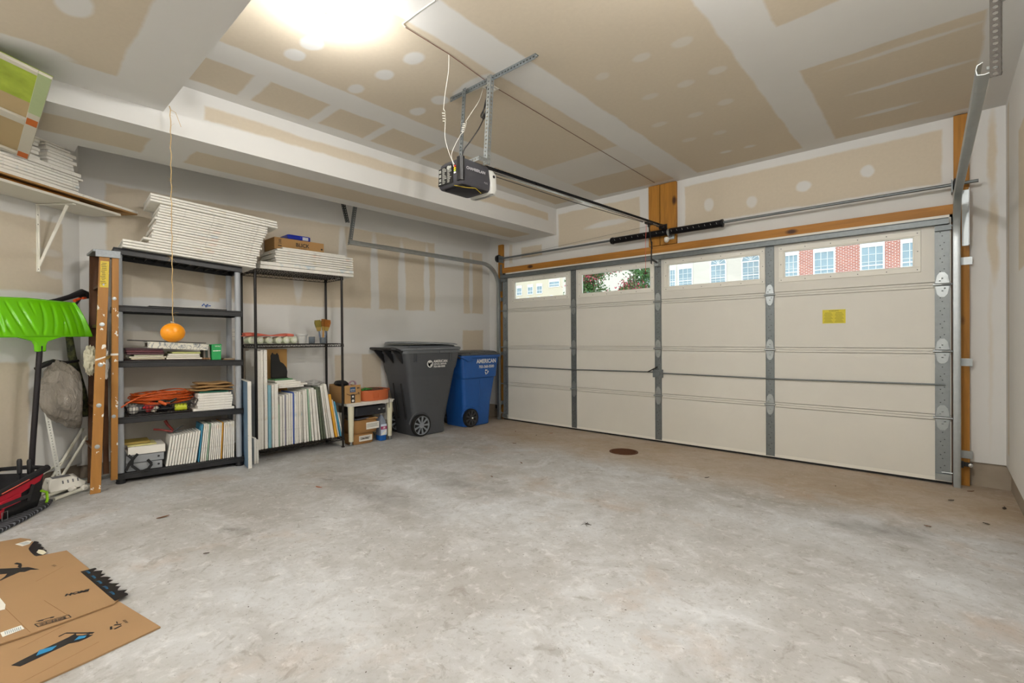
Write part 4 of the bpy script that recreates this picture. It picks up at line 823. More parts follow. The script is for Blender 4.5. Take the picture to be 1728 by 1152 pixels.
# ---------------------------------------------------------------- wheeled bins
def bin_body(cx, secs, base, mat, root, r=.06):
    m = MB(); rs = []
    for z, hw, y0, y1 in secs: rs.append(rrect(cx - hw, cx + hw, y0, y1, min(r, hw * .5), base + z, 5))
    z, hw, y0, y1 = secs[-1]; rs.append(rrect(cx - hw + .008, cx + hw - .008, y0 + .008, y1 - .008, r, base + z, 5)); z2, h2, a, b = secs[1]; rs.append(rrect(cx - h2 + .01, cx + h2 - .01, a + .01, b - .01, r, base + .08, 5))
    m.rings(rs); return part('bin_body', m, mat, root)
def wheel(c, r, w_, root, rim, hub='#8A8F96'):
    m = MB(); cx, cy, cz = c
    m.lathe([(r * .80, -w_ / 2), (r * .97, -w_ / 2), (r, -w_ * .3), (r, w_ * .3), (r * .97, w_ / 2), (r * .80, w_ / 2), (r * .80, -w_ / 2)], c, 32, (1, 0, 0)); W = part('wheel', m, M['rubber'], root)
    m = MB(); m.lathe([(.001, -w_ * .1), (r * .8, -w_ * .1), (r * .8, w_ * .12), (.001, w_ * .12)], c, 32, (1, 0, 0)); part('wheel_disc', m, M['rubber'], W)
    m = MB()
    m.lathe([(r * .76, w_ * .1), (r * .80, w_ * .5), (r * .84, w_ * .52), (r * .84, w_ * .1)], c, 32, (1, 0, 0))
    for k in range(9):
        a = 2 * PI * k / 9; d = Vector((0, math.cos(a), math.sin(a))); e = Vector((0, -math.sin(a), math.cos(a))); p = Vector(c) + Vector((w_ * .22, 0, 0))
        m.rings([[p + d * rr_ + e * ww * s_ + Vector((tt, 0, 0)) for s_, tt in ((-1, -.006), (1, -.006), (1, .008), (-1, .008))] for rr_, ww in ((r * .2, .007), (r * .8, .012))])
    m.lathe([(r * .24, w_ * .1), (r * .24, w_ * .42), (r * .12, w_ * .5), (.001, w_ * .5)], c, 20, (1, 0, 0)); part('rim', m, rim, W)
    return W
def dark_bin():
    b = fz(-1.45); cx = -.062; g = pm('charcoal_bin', '#4B4E53', .5, 0, .1, 25, .08)
    t = thing('wheeled_bin', 'large charcoal wheeled bin with raised grey lid beside the white table', 'bin', (cx, -1.5, b))
    secs = [(.0, .205, -1.69, -1.245), (.012, .215, -1.70, -1.235), (.62, .232, -1.79, -1.235), (.67, .236, -1.80, -1.230), (.775, .262, -1.835, -1.11), (.82, .268, -1.845, -1.075), (1.0, .275, -1.885, -1.035)]
    bin_body(cx, secs, b, g, t)
    # rim and handle bar
    m = MB(); z = b + 1.0
    m.rings([rrect(cx - .285, cx + .285, -1.90, -1.015, .07, zz) for zz in (z - .002, z + .034)] + [rrect(cx - .275, cx + .275, -1.885, -1.03, .07, z + .034), rrect(cx - .27, cx + .27, -1.88, -1.035, .07, z - .002)]); part('rim_band', m, pm('bin_rim', '#5F6368', .35, 0, .1), t, bev=.003)
    m = MB(); m.tube([(cx - .23, -1.90, z + .02), (cx - .24, -2.0, z + .055), (cx - .22, -2.03, z + .06), (cx + .22, -2.03, z + .06), (cx + .24, -2.0, z + .055), (cx + .23, -1.90, z + .02)], .016, 10)
    part('handle_bar', m, M['black'], t)
    for x in (-.26, -.07, .12): m = MB(); m.prism([(cx + x + .07 - .012, -2.02, z + .05), (cx + x + .07 - .012, -1.88, z + .03), (cx + x + .07 - .012, -1.865, z - .12)], (.024, 0, 0)); part('handle_bracket', m, M['black'], t)
    # lid: two stacked shallow pans, a little ajar
    m = MB(); m.rings([rrect(cx - .29 + i, cx + .29 - i, -1.93 + i, -1.00 - i, .08, z + zz + (.0)) for i, zz in ((0, .036), (0, .062), (.012, .07), (.05, .072), (.06, .088), (.12, .094), (.20, .097))])
    for k, v in enumerate(m.v): m.v[k] = (v[0], v[1], v[2] + .02 * (v[1] + 1.93) * 0)
    lid = part('lid', m, pm('bin_lid', '#6C7075', .3, 0, .08, 14), t, bev=.004)
    m = MB(); m.rings([[(x, y, z + zz + .035 * (-1.05 - y)) for x, y, _ in rrect(cx - .27 + i, cx + .27 - i, -1.84 + i, -1.04 - i, .08, 0)] for i, zz in ((0, .094), (.0, .104), (.02, .112), (.1, .118))]); part('lid_panel', m, pm('bin_lid2', '#7B8085', .25, 0, .08), lid)
    for y in (-1.74, -1.20): m = MB(); m.box(cx + .27, cx + .281, y - .02, y - .012, z - .1, z); m.box(cx + .27, cx + .281, y + .012, y + .02, z - .1, z); part('lift_rib', m, g, t)
    m = MB(); m.box(cx + .288, cx + .304, -1.40, -1.16, z - .0, z + .03); part('lid_latch', m, pm('bin_rim', '#5F6368'), t)
    # recess strips at the back, arch over the wheel
    for x in (-.14, .02): m = MB(); m.tube([(cx + x + .05, -1.80, b + .64), (cx + x + .05, -1.735, b + .2)], .014, 8); part('back_strut', m, M['black'], t)
    m = MB(); m.cyl((cx - .2, -1.64, b + .135), (cx + .235, -1.64, b + .135), .01, 10); part('axle', m, M['steel_dark'], t)
    for s_ in (1, -1): wheel((cx + s_ * .234, -1.64, b + .135), .134, .045, t, pm('wheel_rim', '#8D939A', .4, .2, .15))
    m = MB(); A = [(cx + .219, -1.64 + .158 * math.cos(R(a)), b + .135 + .158 * math.sin(R(a))) for a in range(-10, 175, 12)]; m.tube(A, .009, 6); part('wheel_arch', m, g, t)
    X = cx + .277; m = MB(); wm = pm('white_print', '#E8E8E6', .5)
    m.text('AMERICAN', .044, (X, -1.475, b + .895), (0, 1, 0), (0, 0, 1), align='LEFT', bold=.0012); m.text('DISPOSAL SERVICES', .023, (X, -1.475, b + .862), (0, 1, 0), (0, 0, 1), align='LEFT', bold=.0008); m.text('703-368-0500', .032, (X, -1.475, b + .832), (0, 1, 0), (0, 0, 1), align='LEFT', bold=.001)
    part('lettering', m, wm, t)
    m = MB(); m.lathe([(.030, 0), (.044, 0), (.044, .001), (.030, .001), (.030, 0)], (X, -1.53, b + .868), 24, (1, 0, 0)); m.prism([(X, -1.53, b + .872), (X, -1.515, b + .905), (X, -1.55, b + .895)], (.001, 0, 0)); m.prism([(X, -1.525, b + .86), (X, -1.50, b + .865), (X, -1.52, b + .835)], (.001, 0, 0)); part('round_emblem', m, wm, t)
    return t
def blue_bin():
    b = fz(-.6); cx = -.092; g = pm('blue_bin', '#1C57A4', .42, 0, .12, 18, .08)
    t = thing('wheeled_bin', 'blue recycling bin with domed black lid next to the garage door', 'bin', (cx, -.6, b))
    secs = [(.0, .185, -.86, -.405), (.012, .195, -.87, -.395), (.60, .212, -.90, -.345), (.64, .214, -.905, -.34), (.66, .23, -.92, -.275), (.72, .232, -.93, -.268), (.93, .24, -.945, -.235)]
    bin_body(cx, secs, b, g, t, .05); z = b + .93
    m = MB(); m.rings([rrect(cx - .262, cx + .262, -.955, -.21, .06, zz) for zz in (z - .002, z + .03)] + [rrect(cx - .25, cx + .25, -.945, -.222, .06, z + .03), rrect(cx - .245, cx + .245, -.94, -.225, .06, z - .002)]); part('rim_band', m, g, t, bev=.003)
    m = MB(); m.rings([rrect(cx - .25 + i, cx + .25 - i, -.935 + i, -.185 - i, .07, z + zz) for i, zz in ((0, .03), (0, .045), (.01, .05), (.03, .052), (.035, .066), (.06, .082), (.12, .092), (.2, .096))]); part('lid', m, pm('dark_lid', '#44464A', .3, 0, .1), t)
    m = MB(); m.tube([(cx - .2, -.945, z), (cx - .2, -1.0, z + .02), (cx + .2, -1.0, z + .02), (cx + .2, -.945, z)], .014, 10); part('handle_bar', m, M['black'], t)
    m = MB(); m.prism([(cx + .22, -.95, z), (cx + .22, -.80, z), (cx + .22, -.74, z - .03), (cx + .22, -.86, z - .05)], (.045, 0, 0)); part('handle_shroud', m, g, t, bev=.004)
    m = MB(); m.cyl((cx - .2, -.79, b + .12), (cx + .21, -.79, b + .12), .009, 10); part('axle', m, M['steel_dark'], t)
    for s_ in (1, -1): wheel((cx + s_ * .216, -.78, b + .125), .124, .045, t, pm('wheel_rim_dark', '#3C3D40', .5, 0, .2))
    m = MB(); m.sphere((cx + .25, -.78, b + .125), .014, 10); part('hub_cap', m, M['chrome'], t)
    m = MB(); A = [(cx + .203, -.78 + .148 * math.cos(R(a)), b + .125 + .148 * math.sin(R(a))) for a in range(-10, 175, 12)]; m.tube(A, .008, 6); part('wheel_arch', m, g, t)
    m = MB(); m.tube([(cx + .224, -.62, b + .02), (cx + .232, -.62, b + .62)], .004, 6); part('side_rib', m, g, t)
    X = cx + .2425; m = MB(); wm = pm('white_print', '#E8E8E6', .5)
    m.text('AMERICAN', .076, (X, -.50, b + .875), (0, 1, 0), (0, 0, 1), bold=.0022); m.text('703-368-0500', .052, (X, -.50, b + .80), (0, 1, 0), (0, 0, 1), bold=.0012)
    part('lettering', m, wm, t)
    m = MB(); c = Vector((X, -.50, b + .728))
    for k in range(3):
        a = R(90 + 120 * k); P = lambda r_, th_: c + Vector((.0, r_ * math.cos(th_), r_ * math.sin(th_)))
        q = [P(.034, a - .62), P(.034, a + .42), P(.02, a + .5), P(.02, a - .62)]; m.prism(q, (.001, 0, 0)); h = P(.027, a + .46); d = Vector((0, -math.sin(a + .4), math.cos(a + .4))); e = Vector((0, math.cos(a + .4), math.sin(a + .4))); m.prism([h + e * .016, h + d * .02, h - e * .016], (.001, 0, 0))
    part('recycling_mark', m, wm, t)
dark_bin(); blue_bin()
# ---------------------------------------------------------------- door hardware on the wall
def track(name, x, lab, sgn):
    t = thing(name, lab, 'track', (x, -1.2, 0)); r = .32; z1 = 2.27; yv = -.045
    pts = [(yv, fz(0) + .0), (yv, .7), (yv, 1.4), (yv, z1 - r)]
    for k in range(1, 13): a = PI / 2 * k / 12; pts.append((yv - r + r * math.cos(a), z1 - r + r * math.sin(a)))
    pts += [(-.9, z1), (-1.7, z1), (-2.44, z1)]
    prof = [(-.022, -.02), (-.026, .0), (-.022, .022), (.0, .027), (.018, .024), (.022, .012), (.019, .012), (.016, .021), (.0, .024), (-.019, .019), (-.023, .0), (-.019, -.017), (-.004, -.024), (-.004, -.027)]
    rs = []
    for i, (y, z) in enumerate(pts):
        a = pts[max(i - 1, 0)]; b = pts[min(i + 1, len(pts) - 1)]; d = Vector((0, b[0] - a[0], b[1] - a[1])).normalized(); n = Vector((1, 0, 0)).cross(d)
        xx = x + (-.036 * max(0, 1 + y / 2.44) if sgn > 0 else 0); rs.append([Vector((xx, y, z)) + Vector((sgn * p, 0, 0)) + n * q for p, q in prof])
    m = MB(); m.rings(rs); part('rail', m, M['steel'], t)
    for z in (.22, .95, 1.75): m = MB(); m.box(x - .01, x + .03 if sgn < 0 else x + .05, yv + .015, .052, z, z + .05) if sgn < 0 else m.box(x - .02, x + .055, .040, .048, z, z + .06); part('track_bracket', m, M['steel'], t)
    if sgn > 0: m = MB(); m.box(x - .005, x + .035, .040, .049, 1.9, 2.34); m.box(x + .033, x + .036, -.03, .049, 1.9, 2.34); part('flag_bracket', m, M['steel'], t)
    else: m = MB(); m.box(x - .05, x - .01, .043, .049, 1.9, 2.3); part('flag_bracket', m, M['steel_dull'], t)
    return t
TL = track('door_track', -.045, 'galvanized curved door track along the left wall above the bins', -1)
TR = track('door_track', 4.943, 'galvanized curved door track at the right end of the garage door', 1)
def angle_iron(root, p, q, w1, w2, wd=.032, pitch=.025, hr=(.0065, .0045), mat=None, nm='hanger_angle'):
    p, q = Vector(p), Vector(q); d = q - p; n = int(d.length / pitch); m = MB()
    m.perf(p + Vector(w1) * wd / 2, d, w1, n, d.length / n, wd, hr); m.perf(p + Vector(w2) * wd / 2, d, w2, n, d.length / n, wd, hr)
    return part(nm, m, mat or M['steel_dull'], root, solid=.002, smooth=0)
angle_iron(TL, (-.085, -2.41, 2.25), (-.085, -2.30, ZC - .002), (0, 1, 0), (-1, 0, 0), mat=M['steel_dull'])
angle_iron(TL, (-.10, -2.425, 2.50), (-.13, -2.52, ZC - .002), (0, 1, 0), (-1, 0, 0), mat=M['steel_dark'])
angle_iron(TR, (4.992, -2.44, 2.225), (4.992, -2.44, ZC - .002), (-1, 0, 0), (0, -1, 0), .034, .024, (.007, .009), pm('dark_strap', '#3B3732', .7, .05, .15))
angle_iron(TR, (4.975, -2.45, 2.545), (4.93, -2.60, 2.62), (0, 0, 1), (1, 0, 0), .03, mat=M['steel_dull'])
m = MB(); m.cyl((4.95, -2.43, 2.27), (4.992, -2.43, 2.27), .008, 8); m.sphere((4.998, -2.43, 2.53), .012, 8); part('bolt', m, M['steel'], TR)
def spring():
    t = thing('torsion_spring_bar', 'torsion bar with one long black spring above the garage door', 'spring', (2.5, -.02, 2.37)); y, z = -.025, 2.366
    m = MB(); m.cyl((-.09, y, z + .006), (5.03, y, z + .016), .0127, 14); part('shaft', m, M['steel_dull'], t)
    m = MB(); N = 90; rs = []
    for (a, b) in ((1.862, 2.545), (2.575, 3.118)):
        P = []; n = int((b - a) / .0075 * 12)
        for k in range(n + 1): f = k / n; th_ = 2 * PI * k / 12; x = a + (b - a) * f; P.append((x, y + .034 * math.cos(th_), z + .004 + .034 * math.sin(th_)))
        m = MB(); m.tube(P, .0042, 5); part('spring_coil', m, pm('oiled_black', '#15151A', .35, .3, .2), t)
        m = MB()
        for k in range(9): xx = a + (b - a) * (k + .5) / 9; m.tube([(xx - .005, y - .0375, z + .014), (xx, y - .0388, z + .004), (xx + .004, y - .0375, z - .006)], .0011, 4)
        part('stencil_marks', m, M['white'], t)
    for x in (1.85, 3.13): m = MB(); m.lathe([(.014, -.015), (.038, -.015), (.042, -.004), (.042, .012), (.03, .016), (.014, .016)], (x, y, z + .004), 20, (1, 0, 0)); part('winding_cone', m, pm('oiled_black', '#15151A', .35, .3), t)
    m = MB(); m.prism([(2.56 - .035, .046, z - .07), (2.56 + .035, .046, z - .07), (2.56 + .035, .046, z + .03), (2.56 - .035, .046, z + .03)], (0, -.004, 0)); m.box(2.556, 2.564, y - .02, .046, z - .05, z + .03); m.lathe([(.014, -.012), (.036, -.012), (.036, .012), (.014, .012)], (2.56, y, z), 18, (1, 0, 0)); part('centre_bracket', m, M['steel'], t)
    for x, s_ in ((-.062, -1), (4.915, 1)):
        m = MB(); m.lathe([(.013, -.03), (.03, -.03), (.052, -.02), (.052, .006), (.057, .01), (.057, .018), (.013, .018)], (x, y, z + .01), 24, (1, 0, 0)); part('cable_drum', m, pm('cast_black', '#27282B', .5, .3), t)
        m = MB(); m.box(x - s_ * .035 - .004, x - s_ * .035 + .004, y - .03, .048, z - .05, z + .05); part('end_bearing_plate', m, M['steel_dull'], t)
        m = MB(); xb = -.012 if s_ < 0 else 4.889; m.tube([(x - s_ * .012, y - .053, z), (xb, -.06, 2.0), (xb, -.05, .09)], .0014, 5); part('lift_cable', m, M['steel_dark'], t)
spring()
m = MB(); m.lathe([(.001, -.03), (.02, -.028), (.028, -.01), (.03, .012), (.018, .02), (.001, .02)], (2.545, -.045, 2.285), 18, (0, .5, 1)); single('spring_tag', m, M['white'], 'crumpled white tag below the centre bracket of the torsion bar', 'tag')
# ---------------------------------------------------------------- opener
def opener():
    t = thing('garage_door_opener', 'black ceiling-hung garage door opener with rail to the door header', 'door opener', (2.42, -2.95, 2.19))
    hs_ = pm('opener_plastic', '#3A3A40', .4, 0, .08, 20); hd = pm('opener_black', '#17171A', .35, 0, .1)
    x0, x1, y0, y1, z0, z1 = 2.285, 2.53, -3.09, -2.82, 2.195, 2.372
    m = MB(); m.rings([rrect(x0 + i, x1 - i, y0 + i, y1 - j, .02, z, 4) for i, j, z in ((.012, .006, z0), (.004, .002, z0 + .012), (.0, 0, z0 + .06), (.012, .004, z1 - .02), (.03, .006, z1))]); part('housing', m, hs_, t)
    m = MB(); m.rings([rrect(x1 - .05, x1 + .004, y0 - .006, y0 + .03, .014, z, 4) for z in (z0 + .02, z1 - .004)]); part('corner_post', m, hd, t)
    m = MB(); m.rings([[(x, y, z0 - .006 * k) for x, y, _ in rrect(x0 + .03 + i, x1 - .03 - i, y0 + .03 + i, y1 - .03 - i, .02, 0)] for i, k in ((0, -1), (0, 1), (.02, 1.6))]); part('bottom_cover', m, hd, t)
    m = MB(); m.rings([rrect(x0 + .01 + i, x1 - .006 - i, y1 - .004, y1 + .075 - j, .03, z, 5) for i, j, z in ((.04, .03, z0 - .016), (.01, .008, z0 - .004), (0, 0, z0 + .03), (.0, .004, z1 - .05), (.02, .012, z1 - .02), (.05, .03, z1 - .01))]); tt = NT('frosted_lens'); tt.bsdf.inputs['Transmission Weight'].default_value = .35; part('light_lens', m, tt.out(lin('#E9EAE6'), .3), t)
    m = MB(); m.cyl((x1 - .006, y1 + .03, z0 + .11), (x1 - .003, y1 + .03, z0 + .11), .010, 12); part('lens_clip', m, M['black'], t)
    Y = y0 - .002; m = MB(); m.prism([(x0 + .012, Y, z0 + .02), (x1 - .085, Y, z0 + .02), (x1 - .085, Y, z1 - .035), (x0 + .02, Y, z1 - .045)], (0, .004, 0)); L = part('rating_plate', m, pm('rating_black', '#101012', .3), t)
    m = MB(); rr = random.Random(4)
    for i in range(11):
        z = z0 + .03 + i * .0095
        for x in (x0 + .055, x0 + .105): m.box(x, x + rr.uniform(.018, .044), Y - .0008, Y - .0002, z, z + .004)
        if i % 3 != 1: m.box(x0 + .022, x0 + .042, Y - .0008, Y - .0002, z, z + .007)
    m.lathe([(.001, 0), (.013, 0), (.013, .001)], (x0 + .115, Y, z1 - .052), 14, (0, -1, 0)); m.lathe([(.001, 0), (.010, 0), (.010, .001)], (x0 + .135, Y, z1 - .052), 14, (0, -1, 0)); part('plate_print', m, pm('plate_grey', '#A9ABA4', .5), L)
    for k, c in enumerate(('#C23A2A', '#D8B21E', '#B9C93A', '#E6E6E6')):
        m = MB(); m.box(x1 - .072, x1 - .056, Y - .003, Y + .002, z0 + .085 - .014 * k + .03, z0 + .095 - .014 * k + .03); part('terminal', m, pm('terminal_%d' % k, c, .4), t)
    m = MB(); X = x1 + .0005; m.text('CHAMBERLAIN', .0255, (X, -2.965, z0 + .108), (0, 1, .02), (0, 0, 1), bold=.0006); m.text('MyQ', .016, (X + .001, -2.875, z0 + .045), (0, 1, 0), (0, 0, 1)); part('brand_lettering', m, pm('lettering_silver', '#B4B4BA', .4), t)
    m = MB(); m.tube([(x1 - .075, y0 + .0, z0 - .002), (x1 - .03, y0 + .06, z0 - .012), (x1 - .0, y0 + .12, z0 - .010), (x1 - .03, y0 + .2, z0 - .02)], .0018, 6); part('antenna_wire', m, pm('yellow_wire', '#C9B02A', .5), t)
    m = MB(); m.perf((2.33, -2.95, z1 + .014), (1, 0, 0), (0, 0, 1), 8, .028, .026, (.006, .005)); m.perf((2.553, -2.96, z1 + .014), (0, 1, 0), (0, 0, 1), 4, .024, .026, (.005, .005)); part('mount_strap', m, M['steel'], t, solid=.0015, smooth=0)
    # rail
    a, b = Vector((2.475, -2.83, 2.372)), Vector((2.475, -.06, 2.452)); m = MB(); m.bar(a, b, .022, .026); R_ = part('rail', m, pm('dark_rail', '#3A3B3E', .3, .7, .1), t, bev=.002)
    m = MB(); m.bar(a + Vector((.0, 0, -.016)), b + Vector((0, 0, -.016)), .03, .004); part('rail_flange', m, M['chrome'], R_)
    m = MB(); N = 150
    for k in range(N): p = a.lerp(b, k / N) + Vector((.02, 0, .004)); q = a.lerp(b, (k + .62) / N) + Vector((.02, 0, .004)); m.bar(p, q, .006 if k % 2 else .009, .006)
    part('chain', m, pm('chain_black', '#1A1A1C', .4, .5), t)
    m = MB(); m.tube([a + Vector((-.02, .02, -.03)), a.lerp(b, .4) + Vector((-.02, 0, -.038)), a.lerp(b, .86) + Vector((-.015, 0, -.022))], .003, 6); part('return_cable', m, M['black'], t)
    e = a.lerp(b, .90); m = MB(); m.bar(e + Vector((0, -.06, -.018)), e + Vector((0, .06, -.016)), .045, .03); m.cyl(e + Vector((0, 0, -.06)), e + Vector((0, 0, -.02)), .014, 10); part('trolley', m, M['black'], t, bev=.003)
    m = MB(); m.bar(b + Vector((0, -.06, -.01)), b + Vector((0, .09, .0)), .04, .03); m.cyl(b + Vector((-.03, .045, -.02)), b + Vector((.03, .045, -.02)), .016, 12); m.box(2.44, 2.51, .042, .047, 2.408, 2.48); part('header_bracket', m, M['black'], t)
    m = MB(); m.bar(e + Vector((.0, .0, -.05)), (2.47, -.255, 2.16), .02, .005, up=(1, 0, 0)); m.bar((2.47, -.262, 2.24), (2.46, -.255, 2.00), .022, .005, up=(1, 0, 0)); m.bar((2.46, -.255, 2.05), (2.44, -.065, 2.035), .022, .005, up=(1, 0, 0)); part('door_arm', m, M['black'], t)
    m = MB(); m.box(2.41, 2.455, -.07, -.008, 2.0, 2.07); m.cyl((2.40, -.07, 2.035), (2.47, -.07, 2.035), .006, 8); part('door_bracket', m, M['steel'], t)
    m = MB(); m.tube([e + Vector((-.02, -.02, -.03)), (2.455, -.38, 2.2), (2.455, -.38, 1.90)], .0022, 6); C_ = part('release_cord', m, pm('red_cord', '#D8655A', .6), t)
    m = MB(); m.lathe([(.001, -.02), (.012, -.018), (.006, 0), (.006, .012), (.001, .014)], (2.455, -.38, 1.89), 12); m.cyl((2.43, -.38, 1.885), (2.48, -.38, 1.885), .006, 8); part('release_handle', m, pm('dark_red_handle', '#4A2422', .4), C_)
    # hangers
    angle_iron(t, (2.158, -2.86, ZC - .001), (2.955, -2.86, ZC - .001), (0, 1, 0), (0, 0, -1), .034, .026, (.007, .005), nm='ceiling_angle')
    angle_iron(t, (2.325, -2.888, ZC - .01), (2.318, -2.93, 2.385), (1, 0, 0), (0, 1, 0), .030, .025, (.0055, .0065), nm='hanger_angle')
    angle_iron(t, (2.598, -2.888, ZC - .01), (2.55, -2.885, 2.36), (-1, 0, 0), (0, 1, 0), .032, .025, (.0055, .0065), M['steel'], nm='hanger_angle')
    for p in ((2.945, -2.84), (2.17, -2.84)): m = MB(); m.lathe([(.001, 0), (.010, 0), (.010, .008), (.001, .008)], (p[0], p[1], ZC - .012), 6); part('lag_bolt', m, M['steel'], t)
opener()
t = thing('ceiling_outlet', 'white outlet on the ceiling behind the opener hangers', 'outlet', (2.47, -2.76, ZC - .008))
m = MB(); m.box(2.435, 2.507, -2.81, -2.71, ZC - .006, ZC - .0005); P_ = part('cover_plate', m, M['trimw'], t, bev=.002)
for y in (-2.79, -2.735): m = MB(); m.lathe([(.001, -.004), (.014, -.004), (.014, .001)], (2.471, y, ZC - .006), 14); part('receptacle', m, M['white'], P_)
t = thing('opener_power_cord', 'black power cord bundled from ceiling outlet to the opener', 'cord', (2.47, -2.79, 2.9))
m = MB(); m.tube([(2.474, -2.79, ZC - .012), (2.476, -2.79, ZC - .05)], [.015, .008], 10); part('plug', m, M['black'], t)
m = MB(); c = Vector((2.47, -2.80, 2.80)); P = [(2.476, -2.79, 2.90), (2.478, -2.795, 2.86), (2.45, -2.80, 2.80), (2.425, -2.81, 2.755), (2.435, -2.81, 2.735), (2.46, -2.80, 2.77), (2.475, -2.80, 2.84), (2.47, -2.80, 2.86), (2.452, -2.805, 2.80), (2.44, -2.81, 2.73), (2.455, -2.81, 2.72), (2.472, -2.81, 2.76), (2.478, -2.84, 2.70), (2.47, -2.88, 2.62), (2.44, -2.93, 2.53), (2.415, -2.97, 2.46), (2.41, -2.98, 2.375)]
def smooth_path(P, n=6):
    P = [Vector(p) for p in P]; o = []
    for i in range(len(P) - 1):
        p0, p1, p2, p3 = P[max(i - 1, 0)], P[i], P[i + 1], P[min(i + 2, len(P) - 1)]
        for k in range(n): u = k / n; o.append(.5 * ((2 * p1) + (p2 - p0) * u + (2 * p0 - 5 * p1 + 4 * p2 - p3) * u * u + (3 * p1 - p0 - 3 * p2 + p3) * u ** 3))
    return o + [P[-1]]
m.tube(smooth_path(P), .0042, 8); part('cable', m, M['black'], t)
m = MB(); m.tube([(2.86, -3.57, ZC - .003), (2.72, -3.575, ZC - .003), (2.585, -3.576, ZC - .004), (2.573, -3.55, ZC - .004)], .0028, 5); single('white_bell_wire', m, M['white'], 'white bell wire stapled along the ceiling above the opener', 'wire')
m = MB(); m.tube([(2.573, -3.545, ZC - .004), (2.56, -3.22, ZC - .004), (2.50, -2.75, ZC - .004), (2.402, -.04, ZC - .004)], .0022, 5); single('brown_bell_wire', m, pm('brown_wire', '#6B4238', .6), 'thin brown bell wire along the ceiling to the timber post', 'wire')
def curl(p, q, turns, r, n=12): p, q = Vector(p), Vector(q); return [p.lerp(q, k / (turns * n)) + Vector((r * math.cos(2 * PI * k / n), r * math.sin(2 * PI * k / n), 0)) for k in range(turns * n + 1)]
wp = smooth_path([(2.556, -3.215, ZC - .004), (2.535, -3.20, 2.86), (2.49, -3.19, 2.74), (2.45, -3.17, 2.66)]) + curl((2.45, -3.17, 2.645), (2.45, -3.165, 2.58), 4, .010) + smooth_path([(2.452, -3.16, 2.56), (2.44, -3.15, 2.48), (2.45, -3.12, 2.38), (2.467, -3.098, 2.325)])
m = MB(); m.tube(wp, .0017, 5); single('bell_wire_drop', m, M['white'], 'white bell wire with a coil hanging from ceiling to the opener terminals', 'wire')
wp = smooth_path([(2.44, -2.80, ZC - .004), (2.43, -2.83, 2.85), (2.41, -2.88, 2.76), (2.40, -2.93, 2.68)]) + curl((2.40, -2.94, 2.665), (2.392, -2.955, 2.60), 5, .012) + smooth_path([(2.39, -2.97, 2.58), (2.385, -3.02, 2.49), (2.42, -3.08, 2.40), (2.462, -3.098, 2.31)])
m = MB(); m.tube(wp, .0017, 5); single('sensor_wire_drop', m, M['white'], 'white wire coiled beside the power cord down to the opener', 'wire')
m = MB(); m.tube([(-.04, .045, 2.385), (2.27, .045, 2.49)], .0016, 4); single('wall_wire', m, M['steel_dark'], 'thin wire running along the wall from drum to timber post', 'wire')
# ---------------------------------------------------------------- bulb fixtures (one in view, the other three added out of view as fill light)
def bulb(x, y, lab):
    z = ZC if y > -4.3 else 2.735
    t = thing('bulb_fixture', lab, 'ceiling lamp', (x, y, z - .12))
    m = MB(); m.lathe([(.062, 0), (.06, -.012), (.045, -.028), (.03, -.04), (.027, -.052), (.024, -.052), (.022, -.03), (.001, -.03)], (x, y, z - .0005), 28); part('lamp_holder', m, M['trimw'], t)
    m = MB(); m.lathe([(.019, -.05), (.02, -.062), (.02, -.072)], (x, y, z), 18); part('bulb_collar', m, M['white'], t)
    m = MB(); m.lathe([(.014, -.072), (.022, -.088), (.029, -.105), (.030, -.120), (.025, -.136), (.012, -.147), (.001, -.149)], (x, y, z), 24); e = NT('lit_bulb'); e.bsdf.inputs['Emission Color'].default_value = (1, .95, .86, 1); e.bsdf.inputs['Emission Strength'].default_value = 14; part('bulb_glass', m, e.out((.9, .9, .88, 1), .3), t)
bulb(2.42, -3.92, 'bare lit bulb in a white porcelain holder on the ceiling left of the opener')
bulb(4.3, -3.6, 'added fill bulb in a white holder on the ceiling near the right wall')
bulb(1.99, -6.6, 'added fill bulb in a white holder under the lowered ceiling towards the side wall')
bulb(4.81, -7.4, 'added fill bulb in a white holder under the lowered ceiling near the back wall')
# ---------------------------------------------------------------- outlet on the left wall
t = thing('wall_outlet', 'white double outlet on the wall between the two shelving units', 'outlet', (XL + .004, -3.50, 1.22))
m = MB(); m.box(XL + .0005, XL + .006, -3.535, -3.465, 1.195, 1.31); part('cover_plate', m, M['white'], t, bev=.002)
for z in (1.23, 1.275): m = MB(); m.lathe([(.001, .006), (.016, .006), (.016, .009), (.001, .009)], (XL, -3.50, z), 16, (1, 0, 0)); P_ = part('receptacle', m, M['trimw'], t); m = MB(); m.box(XL + .009, XL + .0095, -3.508, -3.505, z - .003, z + .006); m.box(XL + .009, XL + .0095, -3.495, -3.492, z - .003, z + .006); part('slots', m, M['black'], P_)
# ---------------------------------------------------------------- photo eyes
for x, s_, lab in ((4.955, 1, 'black photo-eye sensor on the timber post beside the right track'), (-.10, -1, 'black photo-eye sensor on the post behind the blue bin')):
    t = thing('photo_eye', lab, 'sensor', (x, .0, .15))
    m = MB(); m.box(x - .035, x + .04, -.012, .018, .165, .195); m.box(x - .035, x - .01, -.03, .0, .155, .205); part('sensor_body', m, M['black'], t, bev=.002)
    m = MB(); m.lathe([(.001, .0), (.013, .0), (.014, -.012), (.001, -.014)], (x + .03, -.012, .18), 14, (0, 1, 0)); part('lens', m, M['chrome'], t)
    m = MB(); m.box(x - .045, x + .01, .02, .048, .17, .19); part('clip', m, M['steel_dark'], t)
